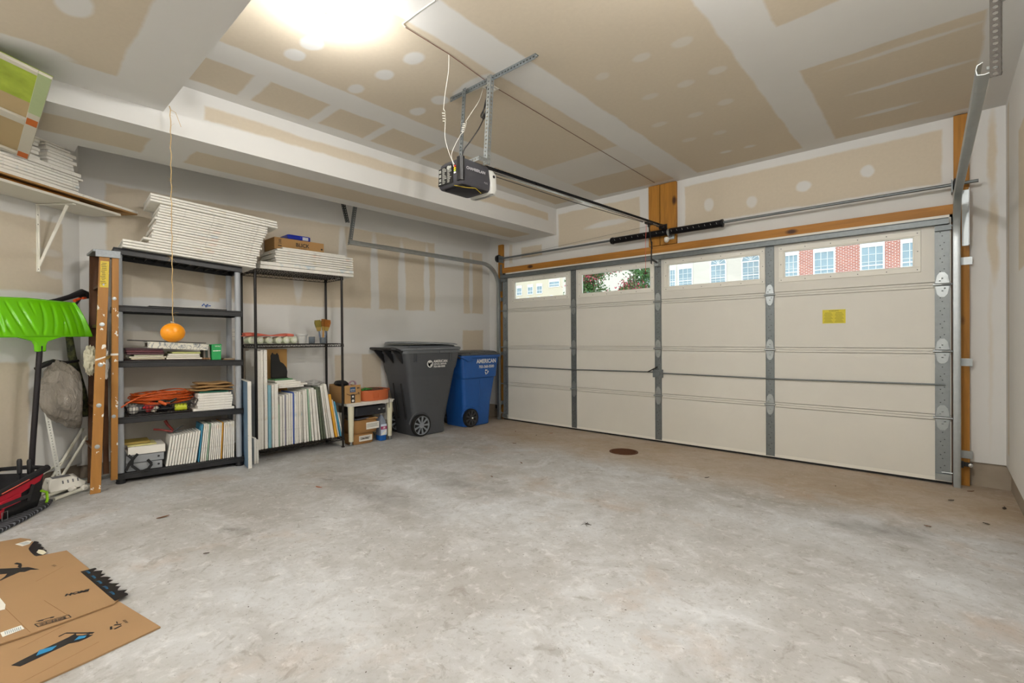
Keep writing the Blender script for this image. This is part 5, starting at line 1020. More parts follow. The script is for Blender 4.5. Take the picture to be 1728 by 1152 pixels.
# ---------------------------------------------------------------- drain and floor litter
t = thing('floor_drain', 'round rusty drain cover set in the floor before the garage door', 'drain', (2.37, -.72, fz(-.72)))
cx, cy, cz = 2.37, -.725, fz(-.725); rust = pm('rusty_iron', '#5E3A22', .85, .2, .35, 30, .5)
m = MB(); m.lathe([(.128, -.01), (.146, -.01), (.146, .004), (.13, .005), (.128, .002)], (cx, cy, cz), 40); part('drain_ring', m, rust, t)
m = MB(); m.lathe([(.001, -.01), (.127, -.01), (.127, .002), (.001, .003)], (cx, cy, cz), 40); D = part('drain_plate', m, rust, t)
for i in range(-7, 8):
    m2 = m if i > -7 else MB(); m = m2
    for j in range(-7, 8):
        if (i * i + j * j) * .016 ** 2 < .118 ** 2: m.box(cx + i * .016 - .005, cx + i * .016 + .005, cy + j * .016 - .005, cy + j * .016 + .005, cz + .002, cz + .0065)
part('studs', m, rust, D)
lv = [(1.902, -1.801, .022, 'brown'), (1.258, -3.435, .03, 'rust'), (2.035, -2.332, .016, 'brown'), (3.36, -1.123, .02, 'dark'), (1.266, -1.185, .02, 'brown'), (1.158, -.662, .018, 'dark'), (.791, -.627, .018, 'brown'), (1.194, -.414, .022, 'rust'), (4.865, -.535, .022, 'dark'), (5.133, -.506, .03, 'dark'), (4.194, -.669, .012, 'dark'), (1.96, -4.383, .014, 'dark'), (1.159, -4.401, .034, 'brown'), (4.98, -.12, .03, 'brown'), (4.75, -1.3, .018, 'brown'), (5.02, -1.0, .016, 'dark')]
lc = {'brown': pm('dry_leaf_brown', '#6B4A30', .9, 0, .3, 60), 'rust': pm('dry_leaf_rust', '#9A5A38', .9, 0, .3, 60), 'dark': pm('dry_leaf_dark', '#3A2E26', .9, 0, .3, 60)}
where = ['before the drain', 'in front of the resin shelving', 'in the middle of the slab', 'between drain and last stile', 'in front of the second door panel', 'near the blue bin', 'closest to the blue bin', 'at the foot of the first door panel', 'at the foot of the right stile', 'in the right corner by the curb', 'before the last door panel', 'near the cardboard', 'before the ladder', 'against the curb by the right post', 'near the dark floor stain', 'along the right wall curb']
for i, (x, y, s_, c) in enumerate(lv):
    rr = random.Random(i); a = rr.uniform(0, PI); d = Vector((math.cos(a), math.sin(a), 0)); e = Vector((-d.y, d.x, 0)); p = Vector((x, y, fz(y) + .0008)); m = MB(); n = 7
    top = [p + d * (k / (n - 1) * 2 - 1) * s_ + Vector((0, 0, .006 * math.sin(3 * k + i) ** 2)) for k in range(n)]
    wv = [.02, .5, .75, .8, .6, .35, .02]
    m.rings([[q + e * w_ * s_ * .45, q + Vector((0, 0, .0035)), q - e * w_ * s_ * .45, q + Vector((0, 0, .0008))] for q, w_ in zip(top, wv)])
    single('dry_leaf', m, lc[c], 'small %s dry leaf on the concrete floor %s' % (c, where[i]), 'leaf', 'leaf scraps on the garage floor')
def twig(x, y, s_, lab):
    m = MB(); rr = random.Random(3); z = fz(y) + .002
    for k in range(7): a = rr.uniform(0, 2 * PI); m.tube([(x, y, z + .002), (x + s_ * .5 * math.cos(a), y + s_ * .5 * math.sin(a), z + rr.uniform(.002, .008)), (x + s_ * math.cos(a + .3), y + s_ * math.sin(a + .3), z)], [.002, .0015, .0006], 4)
    single('leaf_debris', m, lc['dark'], lab, 'debris')
twig(3.19, -2.69, .035, 'dark tuft of twig and leaf in the middle of the slab')
# ---------------------------------------------------------------- bracket shelf on the angled wall and what lies on it
def A(t, n, z): p = C0 + DR * t + DN * n; return Vector((p.x, p.y, z))
def plate(m, poly, z0, z1): return m.prism([A(t, n, z0) for t, n in poly], (0, 0, z1 - z0))
t = thing('wall_shelf', 'white board shelf on metal brackets fixed to the angled wall', 'shelf', A(.6, .15, 2.21))
m = MB(); plate(m, [(.0, .004), (1.35, .004), (1.35, .306), (-.052, .306), (-.052, .07)], 2.212, 2.23); part('shelf_board', m, pm('melamine_white', '#D9D5CA', .5, 0, .05, 6), t, bev=.001)
for tt_ in (.325, .95):
    m = MB(); m.obox(A(tt_, .006, 1.955), DR * .012, DN * .003, (0, 0, .245)); m.obox(A(tt_, .145, 2.205), DN * .145, DR * .012, (0, 0, .003)); m.obox(A(tt_, .012, 1.955), DR * .002, DN * .006, (0, 0, .24))
    B_ = part('shelf_bracket', m, M['trimw'], t)
    m = MB(); m.bar(A(tt_, .012, 1.755), A(tt_, .235, 2.198), .022, .006, up=DR); part('brace', m, M['trimw'], B_)
    m = MB()
    for z in (1.73, 2.06, 2.13): m.cyl(A(tt_, .008, z), A(tt_, .012, z), .005, 10)
    part('screw_heads', m, M['steel_dark'], B_)
def bx(name, t0, t1, n0, n1, z0, z1, mat, lab, cat, grp=None, bev=.003, tilt=0):
    m = MB(); m.hexa([A(t0, n0, z0), A(t1, n0, z0), A(t1, n1, z0 + tilt), A(t0, n1, z0 + tilt), A(t0, n0, z1), A(t1, n0, z1), A(t1, n1, z1 + tilt), A(t0, n1, z1 + tilt)][:8]); return single(name, m, mat, lab, cat, grp, bev=bev)
m = MB(); plate(m, [(.02, .02), (1.2, .02), (1.2, .318), (-.2, .318), (-.2, .185)], 2.272, 2.284); plate(m, [(.02, .02), (.05, .02), (-.14, .318), (-.2, .318), (-.2, .185)], 2.258, 2.272); plate(m, [(.05, .29), (1.2, .29), (1.2, .318), (-.14, .318)], 2.258, 2.272)
t = thing('stretched_canvas', 'large canvas lying lowest on the wall shelf and jutting past its end', 'canvas', A(.5, .2, 2.258)); part('canvas_frame', m, pm('raw_canvas_back', '#A98250', .7, 0, .2, 6), t)
m = MB(); m.obox(A(.5, .320, 2.277), DR * .7, DN * .002, (0, 0, .009)); part('white_edge', m, CV[0], t)
for k, n_ in enumerate((.08, .24)): m = MB(); m.obox(A(.7, n_, 2.244), DR * .45, DN * .015, (0, 0, .0138)); single('wood_batten', m, M['woodh'], '%s wooden batten between the wall shelf and its lowest canvas' % ['rear', 'front'][k], 'batten')
for i in range(5):
    j = 4 - i; bx('stretched_canvas', .285 + rn(-.008, .01), 1.15, .0 + .02, .285 + rn(-.004, .004), 2.286 + i * .0215, 2.286 + i * .0215 + .0195, CV[[0, 0, 1, 0, 0][i]], 'long white-edged canvas, %s in the lower pile on the wall shelf' % ('topmost' if j == 0 else 'lowest' if i == 0 else ORD[j] + ' from the top'), 'canvas', 'canvases piled on the wall shelf', .004)
for i, (t0, t1, h) in enumerate(((.225, 1.0, .018), (.245, .70, .03), (.295, .485, .026), (.30, .495, .020), (.27, .49, .026), (.30, .485, .018), (.275, .495, .026), (.32, .50, .018), (.36, .62, .018))):
    z0 = 2.400 + sum((.018, .03, .026, .020, .026, .018, .026, .018, .018)[:i]) + .0015 * i; j = 8 - i
    bx('stretched_canvas', t0, t1, .02, .262 if i != 1 else .268, z0, z0 + h - .001, CV[[0, 0, 4, 0, 0, 1, 0, 0, 0][i]], 'white-edged canvas, %s of the short upper pile on the wall shelf' % ('topmost' if j == 0 else 'lowest' if i == 0 else ORD[j] + ' from the top'), 'canvas', 'canvases piled on the wall shelf', .004)
for i in range(6):
    z0 = 2.434 + .022 + i * .0295; j = 5 - i
    bx('stretched_canvas', .512 + .02 * (i % 2), .70, .03, .235 + .012 * (i % 2), z0 + .02 * 0, z0 + .024, CV[0], 'small white canvas, %s of the pile behind the big green-backed canvas' % ('topmost' if j == 0 else 'lowest' if i == 0 else ORD[j] + ' from the top'), 'canvas', 'canvases piled on the wall shelf', .004)
# big canvas resting on the pile, seen from behind
P1 = Vector((.32, -4.94, 2.398)); vb = Vector((.93, .051, .207)); ea = Vector((-.001, -.125, .034)).normalized(); vb.normalize(); nn_ = ea.cross(vb).normalized(); nn_ = nn_ if nn_.z > 0 else -nn_
ea = (ea - vb * ea.dot(vb)).normalized()
Q = lambda a, b, c: P1 + ea * a + vb * b + nn_ * c
def cz_(m, a0, a1, b0, b1, c0, c1): return m.hexa([Q(a0, b0, c0), Q(a1, b0, c0), Q(a1, b1, c0), Q(a0, b1, c0), Q(a0, b0, c1), Q(a1, b0, c1), Q(a1, b1, c1), Q(a0, b1, c1)])
t = thing('stretched_canvas', 'big canvas seen from its wooden back, propped above the wall shelf', 'canvas', P1)
HB = .952
gm = NT('green_stained_canvas'); gn = gm.noise(7, 3, .6); gmat = gm.out(gm.mix(gm.ramp(gn, [(.3, 0.0), (.75, 1.0)]), lin('#7C8F1E'), lin('#A5B83E')), .35)
m = MB(); cz_(m, 0, .9, 0, .62, .018, .021); part('canvas_cloth', m, pm('raw_canvas_tan', '#A4906A', .8, 0, .08, 9), t)
m = MB(); cz_(m, 0, .9, .62, HB, .018, .021); part('painted_cloth', m, gmat, t, 'green paint soaked through')
m = MB(); cz_(m, 0, .056, 0, HB, 0, .018); cz_(m, .056, .9, 0, .03, 0, .018); cz_(m, .056, .9, .39, .455, .002, .018); cz_(m, .056, .9, HB - .03, HB, 0, .018); part('stretcher_frame', m, pm('stretcher_grey', '#B4B0A2', .6, 0, .08), t, bev=.002)
m = MB(); cz_(m, .001, .055, .55, HB, -.0012, 0); part('pale_green_tint', m, pm('pale_green_tint', '#98A67C', .5, 0, .08, 30), t, 'pale green length of wood')  # upper part of the side bar coloured pale green
m = MB(); cz_(m, .004, .052, .005, .07, -.0014, 0); part('orange_patch', m, pm('orange_stain', '#B05A1A', .6), t, 'orange stained corner')
m = MB(); cz_(m, .004, .052, .42, .49, -.0014, 0); part('orange_patch', m, pm('orange_stain', '#B05A1A', .6), t, 'orange stained joint')
# ---------------------------------------------------------------- folded wooden stepladder
def ladder():
    t = thing('stepladder', 'paint-splashed wooden stepladder folded upright beside the resin shelving', 'ladder', (.05, -4.55, .083))
    wl = NT('ladder_wood'); a = wl.noise(1.6, 5, .6, stretch=(14, 14, 1.2)); sp_ = wl.noise(17, 3, .62, stretch=(1, 1, .7))
    c = wl.mix(a, lin('#BC8438'), lin('#875A24')); c = wl.mix(wl.ramp(sp_, [(.635, 0.0), (.65, 1.0)]), c, lin('#E8E4DA')); W_ = wl.out(c, .5)
    dk = wood('ladder_wood_dark', '#5A371A', 2, '#2A180A')
    def rail(p, q, wy, wx, nm, mat):
        m = MB(); p, q = Vector(p), Vector(q); d = (q - p)
        m.hexa([p + Vector((-wx, 0, 0)), p, p + Vector((0, wy, 0)), p + Vector((-wx, wy, 0)), q + Vector((-wx, 0, 0)), q, q + Vector((0, wy, 0)), q + Vector((-wx, wy, 0))]); return part(nm, m, mat, t, bev=.002)
    F = rail((.225, -4.640, .084), (.10, -4.555, 1.865), .060, .022, 'front_rail', W_)
    B = rail((.115, -4.507, .135), (.10, -4.482, 1.855), .041, .022, 'rear_rail', W_)
    F2 = rail((-.15, -4.61, .084), (-.17, -4.58, 1.865), .058, .022, 'front_rail', dk)
    B2 = rail((-.15, -4.515, .135), (-.17, -4.51, 1.855), .034, .022, 'rear_rail', dk)
    for k in range(5):
        z = .40 + .30 * k; f = (z - .084) / 1.78; xr = .225 - .125 * f - .022; y = -4.640 + .085 * f
        m = MB(); m.box(-.165 - .0 * f, xr, y + .004, y + .060, z, z + .02); S_ = part('step', m, dk, t)
    for k in range(5):
        z = .42 + .30 * k; f = (z - .084) / 1.78; p = Vector((.225 - .125 * f, -4.640 + .085 * f + .03, z))
        m = MB(); m.lathe([(.001, .004), (.0065, .004), (.0065, .003), (.015, .002), (.016, 0)], p, 16, (1, 0, .1)); part('rivet_plate', m, M['steel'], F)
        if k in (1, 4): p = Vector((.115 - .015 * f, -4.512 + .025 * f + .018, z - .1)); m = MB(); m.lathe([(.001, .004), (.006, .004), (.006, .003), (.013, .002), (.014, 0)], p, 14, (1, 0, .05)); part('rivet_plate', m, M['steel'], B)
    m = MB(); m.box(-.20, .112, -4.595, -4.474, 1.866, 1.884); m.box(.07, .112, -4.475, -4.432, 1.866, 1.884); m.box(.104, .114, -4.58, -4.432, 1.83, 1.884); part('top_cap', m, pm('painty_metal', '#8F9498', .45, .5, .35, 60), t, bev=.002)
    f = (1.70 - .084) / 1.78; m = MB(); m.prism([(.225 - .125 * f + .0022 + .007, -4.640 + .085 * f + .004, 1.60), (.225 - .125 * f + .0022 + .007, -4.640 + .085 * f + .054, 1.60), (.225 - .125 * f + .0022 - .007, -4.632 + .085 * f + .054, 1.80), (.225 - .125 * f + .0022 - .007, -4.632 + .085 * f + .004, 1.80)], (.001, 0, 0)); L = part('warning_sticker', m, pm('sticker_yellow', '#D2B818', .4, 0, .1, 30), t)
    m = MB(); rr = random.Random(9)
    for k in range(14):
        z = 1.62 + k * .0125; ff = (z - .084) / 1.78; x = .225 - .125 * ff + .0040; y = -4.640 + .085 * ff
        m.bar((x, y + .010 + rr.uniform(0, .01), z), (x, y + .034 + rr.uniform(0, .012), z), .001, .004)
    part('sticker_print', m, pm('sticker_ink', '#4A4210', .5), L)
    for z, r_, s_ in ((1.06, F, -4.60), ):
        ff = (z - .084) / 1.78; x = .225 - .125 * ff + .0008; y = -4.640 + .085 * ff
        m = MB(); m.prism([(x, y, z - .012), (x, y + .058, z + .012), (x, y + .058, z + .022), (x, y, z + .002)], (.0012, 0, 0)); part('paint_line', m, M['white'], F)
    m = MB(); m.box(.1065, .1085, -4.499, -4.453, 1.085, 1.10); part('paint_line', m, M['white'], B)
    m = MB(); m.bar((.10, -4.57, 1.045), (.06, -4.478, 1.085), .012, .02); part('spreader', m, pm('spreader_tan', '#A98E4A', .5), t)
    return t
ladder()
m = lump((-.02, -4.60, 1.05), (.05, .035, .09), 41, .35, fold=1); single('crumpled_rag', m, M['cream'], 'crumpled cream rag stuffed through the ladder above the grey bag', 'cloth')
m = lump((.035, -4.528, 1.03), (.03, .026, .10), 45, .4, fold=1); single('crumpled_rag', m, M['white'], 'crumpled white rag between the two visible ladder rails', 'cloth')
# ---------------------------------------------------------------- snow shovel
def shovel():
    t = thing('snow_shovel', 'bright green plastic snow shovel standing blade up against the angled wall', 'shovel', (.2, -4.945, fz(-4.9)))
    lime = pm('lime_plastic', '#6CC40C', .25, 0, .05, 6); m = MB(); nu, nv = 121, 22; V = []; Fc = []
    tc, hw = .55, .40
    for j in range(nv):
        v = j / (nv - 1)
        for i in range(nu):
            s_ = i / (nu - 1) * 2 - 1; z = 1.225 + .005 * s_ + v * (.272 - .012 * abs(s_)); t_ = tc - s_ * (hw - .055 * v ** .8 * (abs(s_) > .84) * (abs(s_) - .84) / .16 - .0 * v)
            n = .262 - .10 * v + .075 * v * (1 - v) - .0
            n += -.045 * (abs(s_) ** 3) * (1 - v * .3) + (.035 if abs(s_) > .9 else 0) * (abs(s_) - .9) * 10
            vv = .10 < v < .86
            if abs(s_) < .86:
                ph = s_ * 9.0 * (1 + .0 * v) if abs(s_) > .42 else s_ * (9 + 5 * (1 - v))
                rib = max(0, math.cos(2 * PI * (s_ + math.copysign(.16 * (1 - v) ** 2, s_) * (abs(s_) < .5)) * 5.4)) ** 3
                n += -.012 * rib * math.sin(PI * min(1, max(0, (v - .06) / .82))) ** .5 if v > .06 else 0
            V.append(A(t_, n, z))
    for j in range(nv - 1):
        for i in range(nu - 1): a = j * nu + i; Fc.append((a, a + 1, a + nu + 1, a + nu))
    m.add(V, Fc); part('blade', m, lime, t, solid=.005, smooth=80)
    m = MB(); P = lambda w_, z, n: [A(.55 - w_, n, z), A(.55 + w_, n, z), A(.55 + w_, n - .03, z), A(.55 - w_, n - .03, z)]
    m.rings([P(.17, 1.232, .262), P(.11, 1.215, .266), P(.045, 1.195, .27), P(.032, 1.17, .272), P(.03, 1.125, .272)]); part('blade_socket', m, lime, t, bev=.006)
    m = MB(); m.tube([A(.55, .257, 1.165), (.20, -4.93, .45), (.205, -4.945, fz(-4.94) + .01)], .0165, 14); part('shaft', m, pm('dark_shaft', '#1E1A1E', .4, .2), t)
shovel()
# ---------------------------------------------------------------- string trimmer behind the shovel
t = thing('string_trimmer', 'black tool handle with orange trigger and mossy tube behind the shovel', 'garden tool', A(.1, .12, .1))
m = MB(); m.tube([A(.40, .11, 1.475), A(.30, .12, 1.50), A(.2, .12, 1.535), A(.1, .12, 1.58), A(.07, .12, 1.57), A(.06, .12, 1.535)], [.012, .016, .019, .026, .026, .018], 12); m.tube([A(.1, .12, 1.56), A(.15, .13, 1.50), A(.18, .13, 1.46)], [.012, .009, .009], 8); part('grip', m, M['black'], t)
m = MB(); m.tube([A(.15, .15, 1.525), A(.20, .155, 1.505)], [.009, .012], 8); m.tube([A(.10, .148, 1.535), A(.13, .152, 1.53)], [.008, .01], 8); part('trigger', m, pm('orange_trigger', '#C8491C', .4), t)
mg = NT('mossy_tube'); mf = mg.noise(22, 5, .65); m = MB(); m.tube([A(.2, .10, 1.30), A(.16, .09, 1.08), A(.075, .08, .80), A(.03, .07, .6)], [.02, .026, .03, .03], 14); part('tube', m, mg.out(mg.mix(mg.ramp(mf, [(.4, 0.0), (.62, 1.0)]), lin('#23281E'), lin('#5E6136')), .7), t)
# ---------------------------------------------------------------- grey bag hanging behind the ladder
m = lump((0, 0, 0), (.155, .11, .235), 52, .15, 60, 3, 1); Vn = []
for v in m.v:
    x, y, z = v; k = 1.0 + .25 * (z < 0) * min(1, -z / .2) - .18 * (z > .1); x += -.25 * z
    p = A(.27 - x * k * 1.0, .15 + y, .80 + z); Vn.append((p.x, min(p.y, -4.648 - .05 * max(0, p.y + 4.648)), p.z))
m.v = Vn; gb = NT('grey_bin_liner'); gb.bump(gb.noise(9, 6, .7, dist=2.2, stretch=(1.4, 1.4, .5)), .8, .06)
single('bin_liner_bag', m, gb.out(lin('#A8A197'), .2, 0, 1.0), 'crumpled grey plastic bag hanging between the shovel and the ladder', 'bag', smooth=70)
m = MB(); m.tube([A(.46, .12, 1.0), A(.40, .13, 1.03), A(.34, .13, 1.05), A(.25, .13, 1.035), A(.15, .13, 1.045)], [.012, .02, .016, .012, .01], 8); single('bag_strap', m, M['black'], 'black strap across the top of the grey plastic bag', 'strap')
# ---------------------------------------------------------------- clutter on the floor under the shovel
t = thing('slotted_plastic_head', 'white slotted plastic head with perforated metal strip on the floor beside the ladder', 'tool head', (-.03, -4.76, fz(-4.76)))
c = Vector((.0, -4.765, fz(-4.76) + .03)); L1 = Vector((-.12, .99, 0)).normalized(); W1 = Vector((.99, .12, 0)).normalized()
def H(a, b, z): return c + L1 * a + W1 * b + Vector((0, 0, z))
m = MB(); m.rings([[H(a, b, z) for a, b in pl] for pl, z in (([(-.10, -.06), (.10, -.06), (.11, .07), (-.085, .09)], 0), ([(-.10, -.06), (.115, -.055), (.12, .06), (-.09, .075)], .03), ([(-.085, -.055), (.07, -.055), (.05, .03), (-.075, .04)], .085))]); part('head_shell', m, M['white'], t, bev=.006)
m = MB()
for k in range(6): m.obox(H(-.01, -.04 + .013 * k, .0865), L1 * .05, W1 * .003, (0, 0, .0008))
for k in range(4): m.obox(H(-.01 + .028 * k, .052 - .002 * k, .055), L1 * .004, Vector((0, 0, .010)) + W1 * -.007, W1 * .004)
for k in range(3): m.obox(H(-.083 , -.03 + .025 * k, .055), W1 * .003, Vector((0, 0, .012)), L1 * .004)
part('slots', m, pm('slot_grey', '#6E6E72', .6), t)
m = MB(); p, q = H(-.01, -.05, .085), Vector(A(.33, .05, .735)); d = q - p; n = 26; sd = Vector((.2, .97, 0)).normalized(); m.perf(p, d, sd, n, d.length / n, .028, (.004, .0045)); part('perforated_strip', m, pm('pale_metal', '#C9CAC4', .45, .4), t, solid=.002, smooth=0)
wp_ = pm('white_pipe', '#D4D3C6', .4, 0, .06)
pipes = [((.235, -4.83, .10), (.06, -4.615, .11), .011, 'round white pipe lying in front at the ladder foot'), ((.14, -4.88, .105), (.02, -4.72, .115), .010, 'white pipe lying just behind the front pipe'), ((.02, -4.90, .10), (-.08, -4.66, .115), .009, 'white pipe under the slotted plastic head'), ((-.02, -4.93, .13), (-.14, -4.70, .14), .008, 'pale pipe lying beneath the metal strip'), ((-.13, -4.83, .14), (-.29, -4.62, .50), .010, 'white pipe leaning into the corner behind the strip'), ((-.11, -4.79, .12), (-.245, -4.60, .44), .009, 'white pipe leaning in the corner, nearer the ladder'), ((.0, -4.98, .17), (-.23, -4.70, .30), .007, 'thin grey rod slanting up along the angled wall')]
for p, q, r_, lab in pipes: m = MB(); m.tube([p, q], r_ * 1.15, 12); single('plastic_pipe', m, wp_, lab, 'pipe', 'loose pipes beside the ladder')
for k, (x, y) in enumerate(((.105, -4.655), (.08, -4.72))): m = MB(); m.lathe([(.008, -.022), (.016, -.02), (.02, -.006), (.016, .0), (.02, .006), (.016, .02), (.008, .022)], (x, y, .116), 14, (-.6, .75, 0)); single('pipe_fitting', m, M['white'], ['white ridged pipe fitting at the end of the front pipe', 'white ridged pipe fitting beside the plastic head'][k], 'fitting')
for k in range(3): m = MB(); z = .10 + .013 * k; m.obox((-.10 + .03 * k, -4.77 - .04 * k, z), (-.09, .16, 0), (.012, .007, 0), (0, 0, .005)); single('vinyl_strip', m, pm('slat_grey', '#B4B6A6', .5), ['lowest', 'middle', 'top'][k] + ' of three pale grey strips lying behind the plastic head', 'slat', 'grey slats by the wall')
# ---------------------------------------------------------------- patterned pad and tool bag
pt = NT('swirled_fabric'); wv = pt.new('ShaderNodeTexWave'); pt.l.new(pt.obj(), wv.inputs['Vector']); wv.inputs['Scale'].default_value = 11; wv.inputs['Distortion'].default_value = 9; wv.inputs['Detail'].default_value = 1.5; wv.inputs['Detail Scale'].default_value = .8
m = MB(); zp = fz(-5) + .002; m.prism([(.80, -5.10, zp), (.62, -4.985, zp), (.38, -4.862, zp), (.28, -4.838, zp), (.25, -4.85, zp), (.27, -5.0, zp), (.42, -5.32, zp), (1.05, -5.32, zp)][::-1], (0, 0, .026))
single('patterned_pad', m, pt.out(pt.mix(pt.ramp(wv.outputs['Fac'], [(.70, 0.0), (.85, 1.0)]), lin('#1D1E22'), lin('#7A7D86')), .85), 'dark pad with grey swirl pattern under the red and black tool bag', 'pad', bev=.010)
def toolbag():
    zb_ = fz(-5) + .029; O = Vector((.395, -4.912, 0)); Lx = Vector((.74, -.67, 0)).normalized(); Wy = Vector((-.67, -.74, 0)).normalized()
    B = lambda u, v, z: O + Lx * u + Wy * v + Vector((0, 0, zb_ + z))
    t = thing('tool_bag', 'open black and red tool bag standing on the patterned pad', 'bag', B(.25, .1, 0)); nb = pm('black_cordura', '#141418', .8, 0, .2, 60, .15); rd = pm('red_cordura', '#B0102A', .7, 0, .12, 60, .15)
    tp_ = lambda u: .225 - .19 * max(0, u)
    m = MB(); m.rings([[B(u, v, tp_(u) * k) for u, v in pl] for pl, k in (([(.02, .0), (.6, .0), (.6, .22), (.02, .22)], 0), ([(.0, -.01), (.6, -.01), (.6, .24), (0, .24)], .3), ([(-.015, -.012), (.62, -.012), (.62, .26), (-.015, .26)], .93))], cap=False); m.add([B(.02, 0, .012), B(.6, 0, .012), B(.6, .22, .012), B(.02, .22, .012)], [(0, 1, 2, 3)])
    part('bag_shell', m, nb, t, solid=.008)
    m = MB(); m.tube([B(-.04, -.02, .235), B(.2, -.022, tp_(.2)), B(.4, -.022, tp_(.4)), B(.62, -.02, tp_(.62))], [.022, .018, .017, .017], 10); m.tube([B(-.035, -.02, .235), B(-.05, .1, .24), B(-.035, .26, .235), B(.62, .27, tp_(.62))], .014, 8); part('padded_rim', m, nb, t)
    m = MB(); m.prism([B(-.01, -.016, .205), B(.62, -.016, tp_(.62) - .02), B(.62, -.016, tp_(.62) - .06), B(.25, -.018, .10), (B(.02, -.018, .165))], Wy * -.006); part('red_panel', m, rd, t)
    m = MB(); m.prism([B(.16, -.022, .135), B(.30, -.024, .115), B(.29, -.026, .07), B(.17, -.026, .08)], Wy * -.010); m.prism([B(.27, -.022, .07), B(.40, -.024, .06), B(.39, -.026, .015), B(.29, -.026, .02)], Wy * -.010); part('red_pocket', m, rd, t, bev=.004)
    m = MB(); m.bar(B(.10, -.034, .10), B(.45, -.036, .085), .006, .022); m.bar(B(.08, -.03, .16), B(.12, -.034, .07), .006, .022, up=Lx); part('webbing', m, M['black'], t)
    m = MB(); m.tube([B(.30, -.04, .055), B(.30, -.04, .005), B(.265, -.04, .005), B(.265, -.04, .055)], .0022, 6, True); part('buckle', m, M['steel'], t)
    m = MB(); m.tube([B(.12, -.042, tp_(.12)), B(.30, -.042, tp_(.3))], .0035, 6); part('piping', m, pm('coral_piping', '#D4604E', .5), t)
    m = MB(); m.tube([B(.02, -.03, .10), B(-.015, -.035, .08), B(-.02, -.035, .03), B(-.005, -.04, .015)], .008, 8); part('lime_loop', m, pm('lime_loop', '#8FC81E', .4), t)
    return B
BB = toolbag()
for i, (u, v, h, lab) in enumerate(((.10, .03, .33, 'tallest black tool handle standing in the tool bag'), (.03, .03, .31, 'black tool handle with a white mark nearest the bag end'), (.27, .05, .24, 'short black tool handle beside the blue plastic'))):
    m = MB(); m.tube([BB(u, v, .02), BB(u, v, h - .10), BB(u, v, h - .09), BB(u, v, h - .012), BB(u, v, h)], [.005, .005, .0125, .0135, .009], 12); single('hand_tool', m, M['black'], lab, 'tool')
m = lump(BB(.36, .12, .195), (.17, .09, .055), 61, .25, fold=1); bf = NT('blue_film'); bf.bump(bf.noise(16, 5, .7), .8, .015); single('blue_plastic_pack', m, bf.out(lin('#2E9AD0'), .2, 0, .8), 'crumpled bright blue plastic pack in the tool bag', 'pack', smooth=70)
m = lump(BB(.22, .25, .20), (.13, .06, .05), 63, .2, fold=1); single('grey_plastic_wrap', m, PF, 'crumpled clear wrap behind the handles in the tool bag', 'wrap', smooth=70)
# ---------------------------------------------------------------- flattened cardboard on the floor
cz0 = fz(-4.9) + .001
def sheet(poly, z0, th_, mat, root, nm='sheet'): m = MB(); m.prism([(x, y, fz(y) + z0) for x, y in poly], (0, 0, th_)); return part(nm, m, mat, root)
kr = pm('kraft_board', '#9C7C58', .8, 0, .09, 5, .06); kb = pm('print_ink', '#1C1A1C', .6); ktape = pm('tape_ink', '#14161C', .35); kblue = pm('tape_blue', '#2E86B8', .4)
t = thing('flattened_box', 'flattened brown cardboard box nearest the slab centre, on the floor', 'cardboard', (2.2, -5.1, fz(-5.1)))
sheet([(1.95, -4.835), (2.571, -4.706), (2.63, -4.93), (2.72, -5.35), (1.95, -5.35)][::-1], .001, .006, kr, t)
m = MB()
def ptx(m, txt, size, x, y, z, ang, bold=0): a = R(ang); m.text(txt, size, (x, y, fz(y) + z), (math.cos(a), math.sin(a), 0), (-math.sin(a), math.cos(a), 0), bold=bold, lift=.0003)
zt = .0075
def zq(x, y, z=None): return (x, y, fz(y) + (zt if z is None else z))
m.prism([zq(2.405, -4.815), zq(2.425, -4.815), zq(2.425, -4.812), zq(2.405, -4.812)][::-1], (0, 0, .0004))
for k in range(3):
    a = R(100 + 120 * k); cx, cy = 2.445, -4.822; m.bar(zq(cx + .018 * math.cos(a), cy + .018 * math.sin(a)), zq(cx + .018 * math.cos(a + 1.5), cy + .018 * math.sin(a + 1.5)), .007, .0004)
ptx(m, '20 PAP', .012, 2.43, -4.79, zt, 8)
for (x0, y0, x1_, y1_, w_) in ((2.36, -4.955, 2.42, -4.90, .007), (2.42, -4.90, 2.435, -4.885, .010), (2.36, -4.955, 2.37, -4.975, .006)): m.bar(zq(x0, y0), zq(x1_, y1_), w_, .0004)
m.prism([zq(*p) for p in ((2.43, -5.02), (2.405, -4.955), (2.39, -4.93), (2.41, -4.93), (2.425, -4.915), (2.43, -4.89), (2.44, -4.90), (2.45, -4.888), (2.46, -4.905), (2.465, -4.93), (2.455, -4.955), (2.50, -5.08), (2.47, -5.10))][::-1], (0, 0, .0004))
part('printed_marks', m, kb, t)
m = MB(); m.prism([zq(x, y, zt + .0008) for x, y in ((2.425, -4.925), (2.44, -4.905), (2.452, -4.912), (2.445, -4.94))][::-1], (0, 0, .0004)); m.prism([zq(x, y, zt + .0008) for x, y in ((2.43, -5.03), (2.44, -4.985), (2.462, -5.0), (2.465, -5.04))][::-1], (0, 0, .0004)); part('blue_marks', m, kblue, t)
for (a, b) in (((2.285, -4.95), (2.36, -5.08)), ((2.52, -4.88), (2.62, -5.1))): m = MB(); m.bar(zq(*a, .0071), zq(*b, .0071), .0018, .0003); part('crease', m, pm('crease_brown', '#8A6640', .9), t)
t = thing('flattened_box', 'larger flattened brown box with a dark tape edge, on the floor', 'cardboard', (1.9, -5.0, fz(-5)))
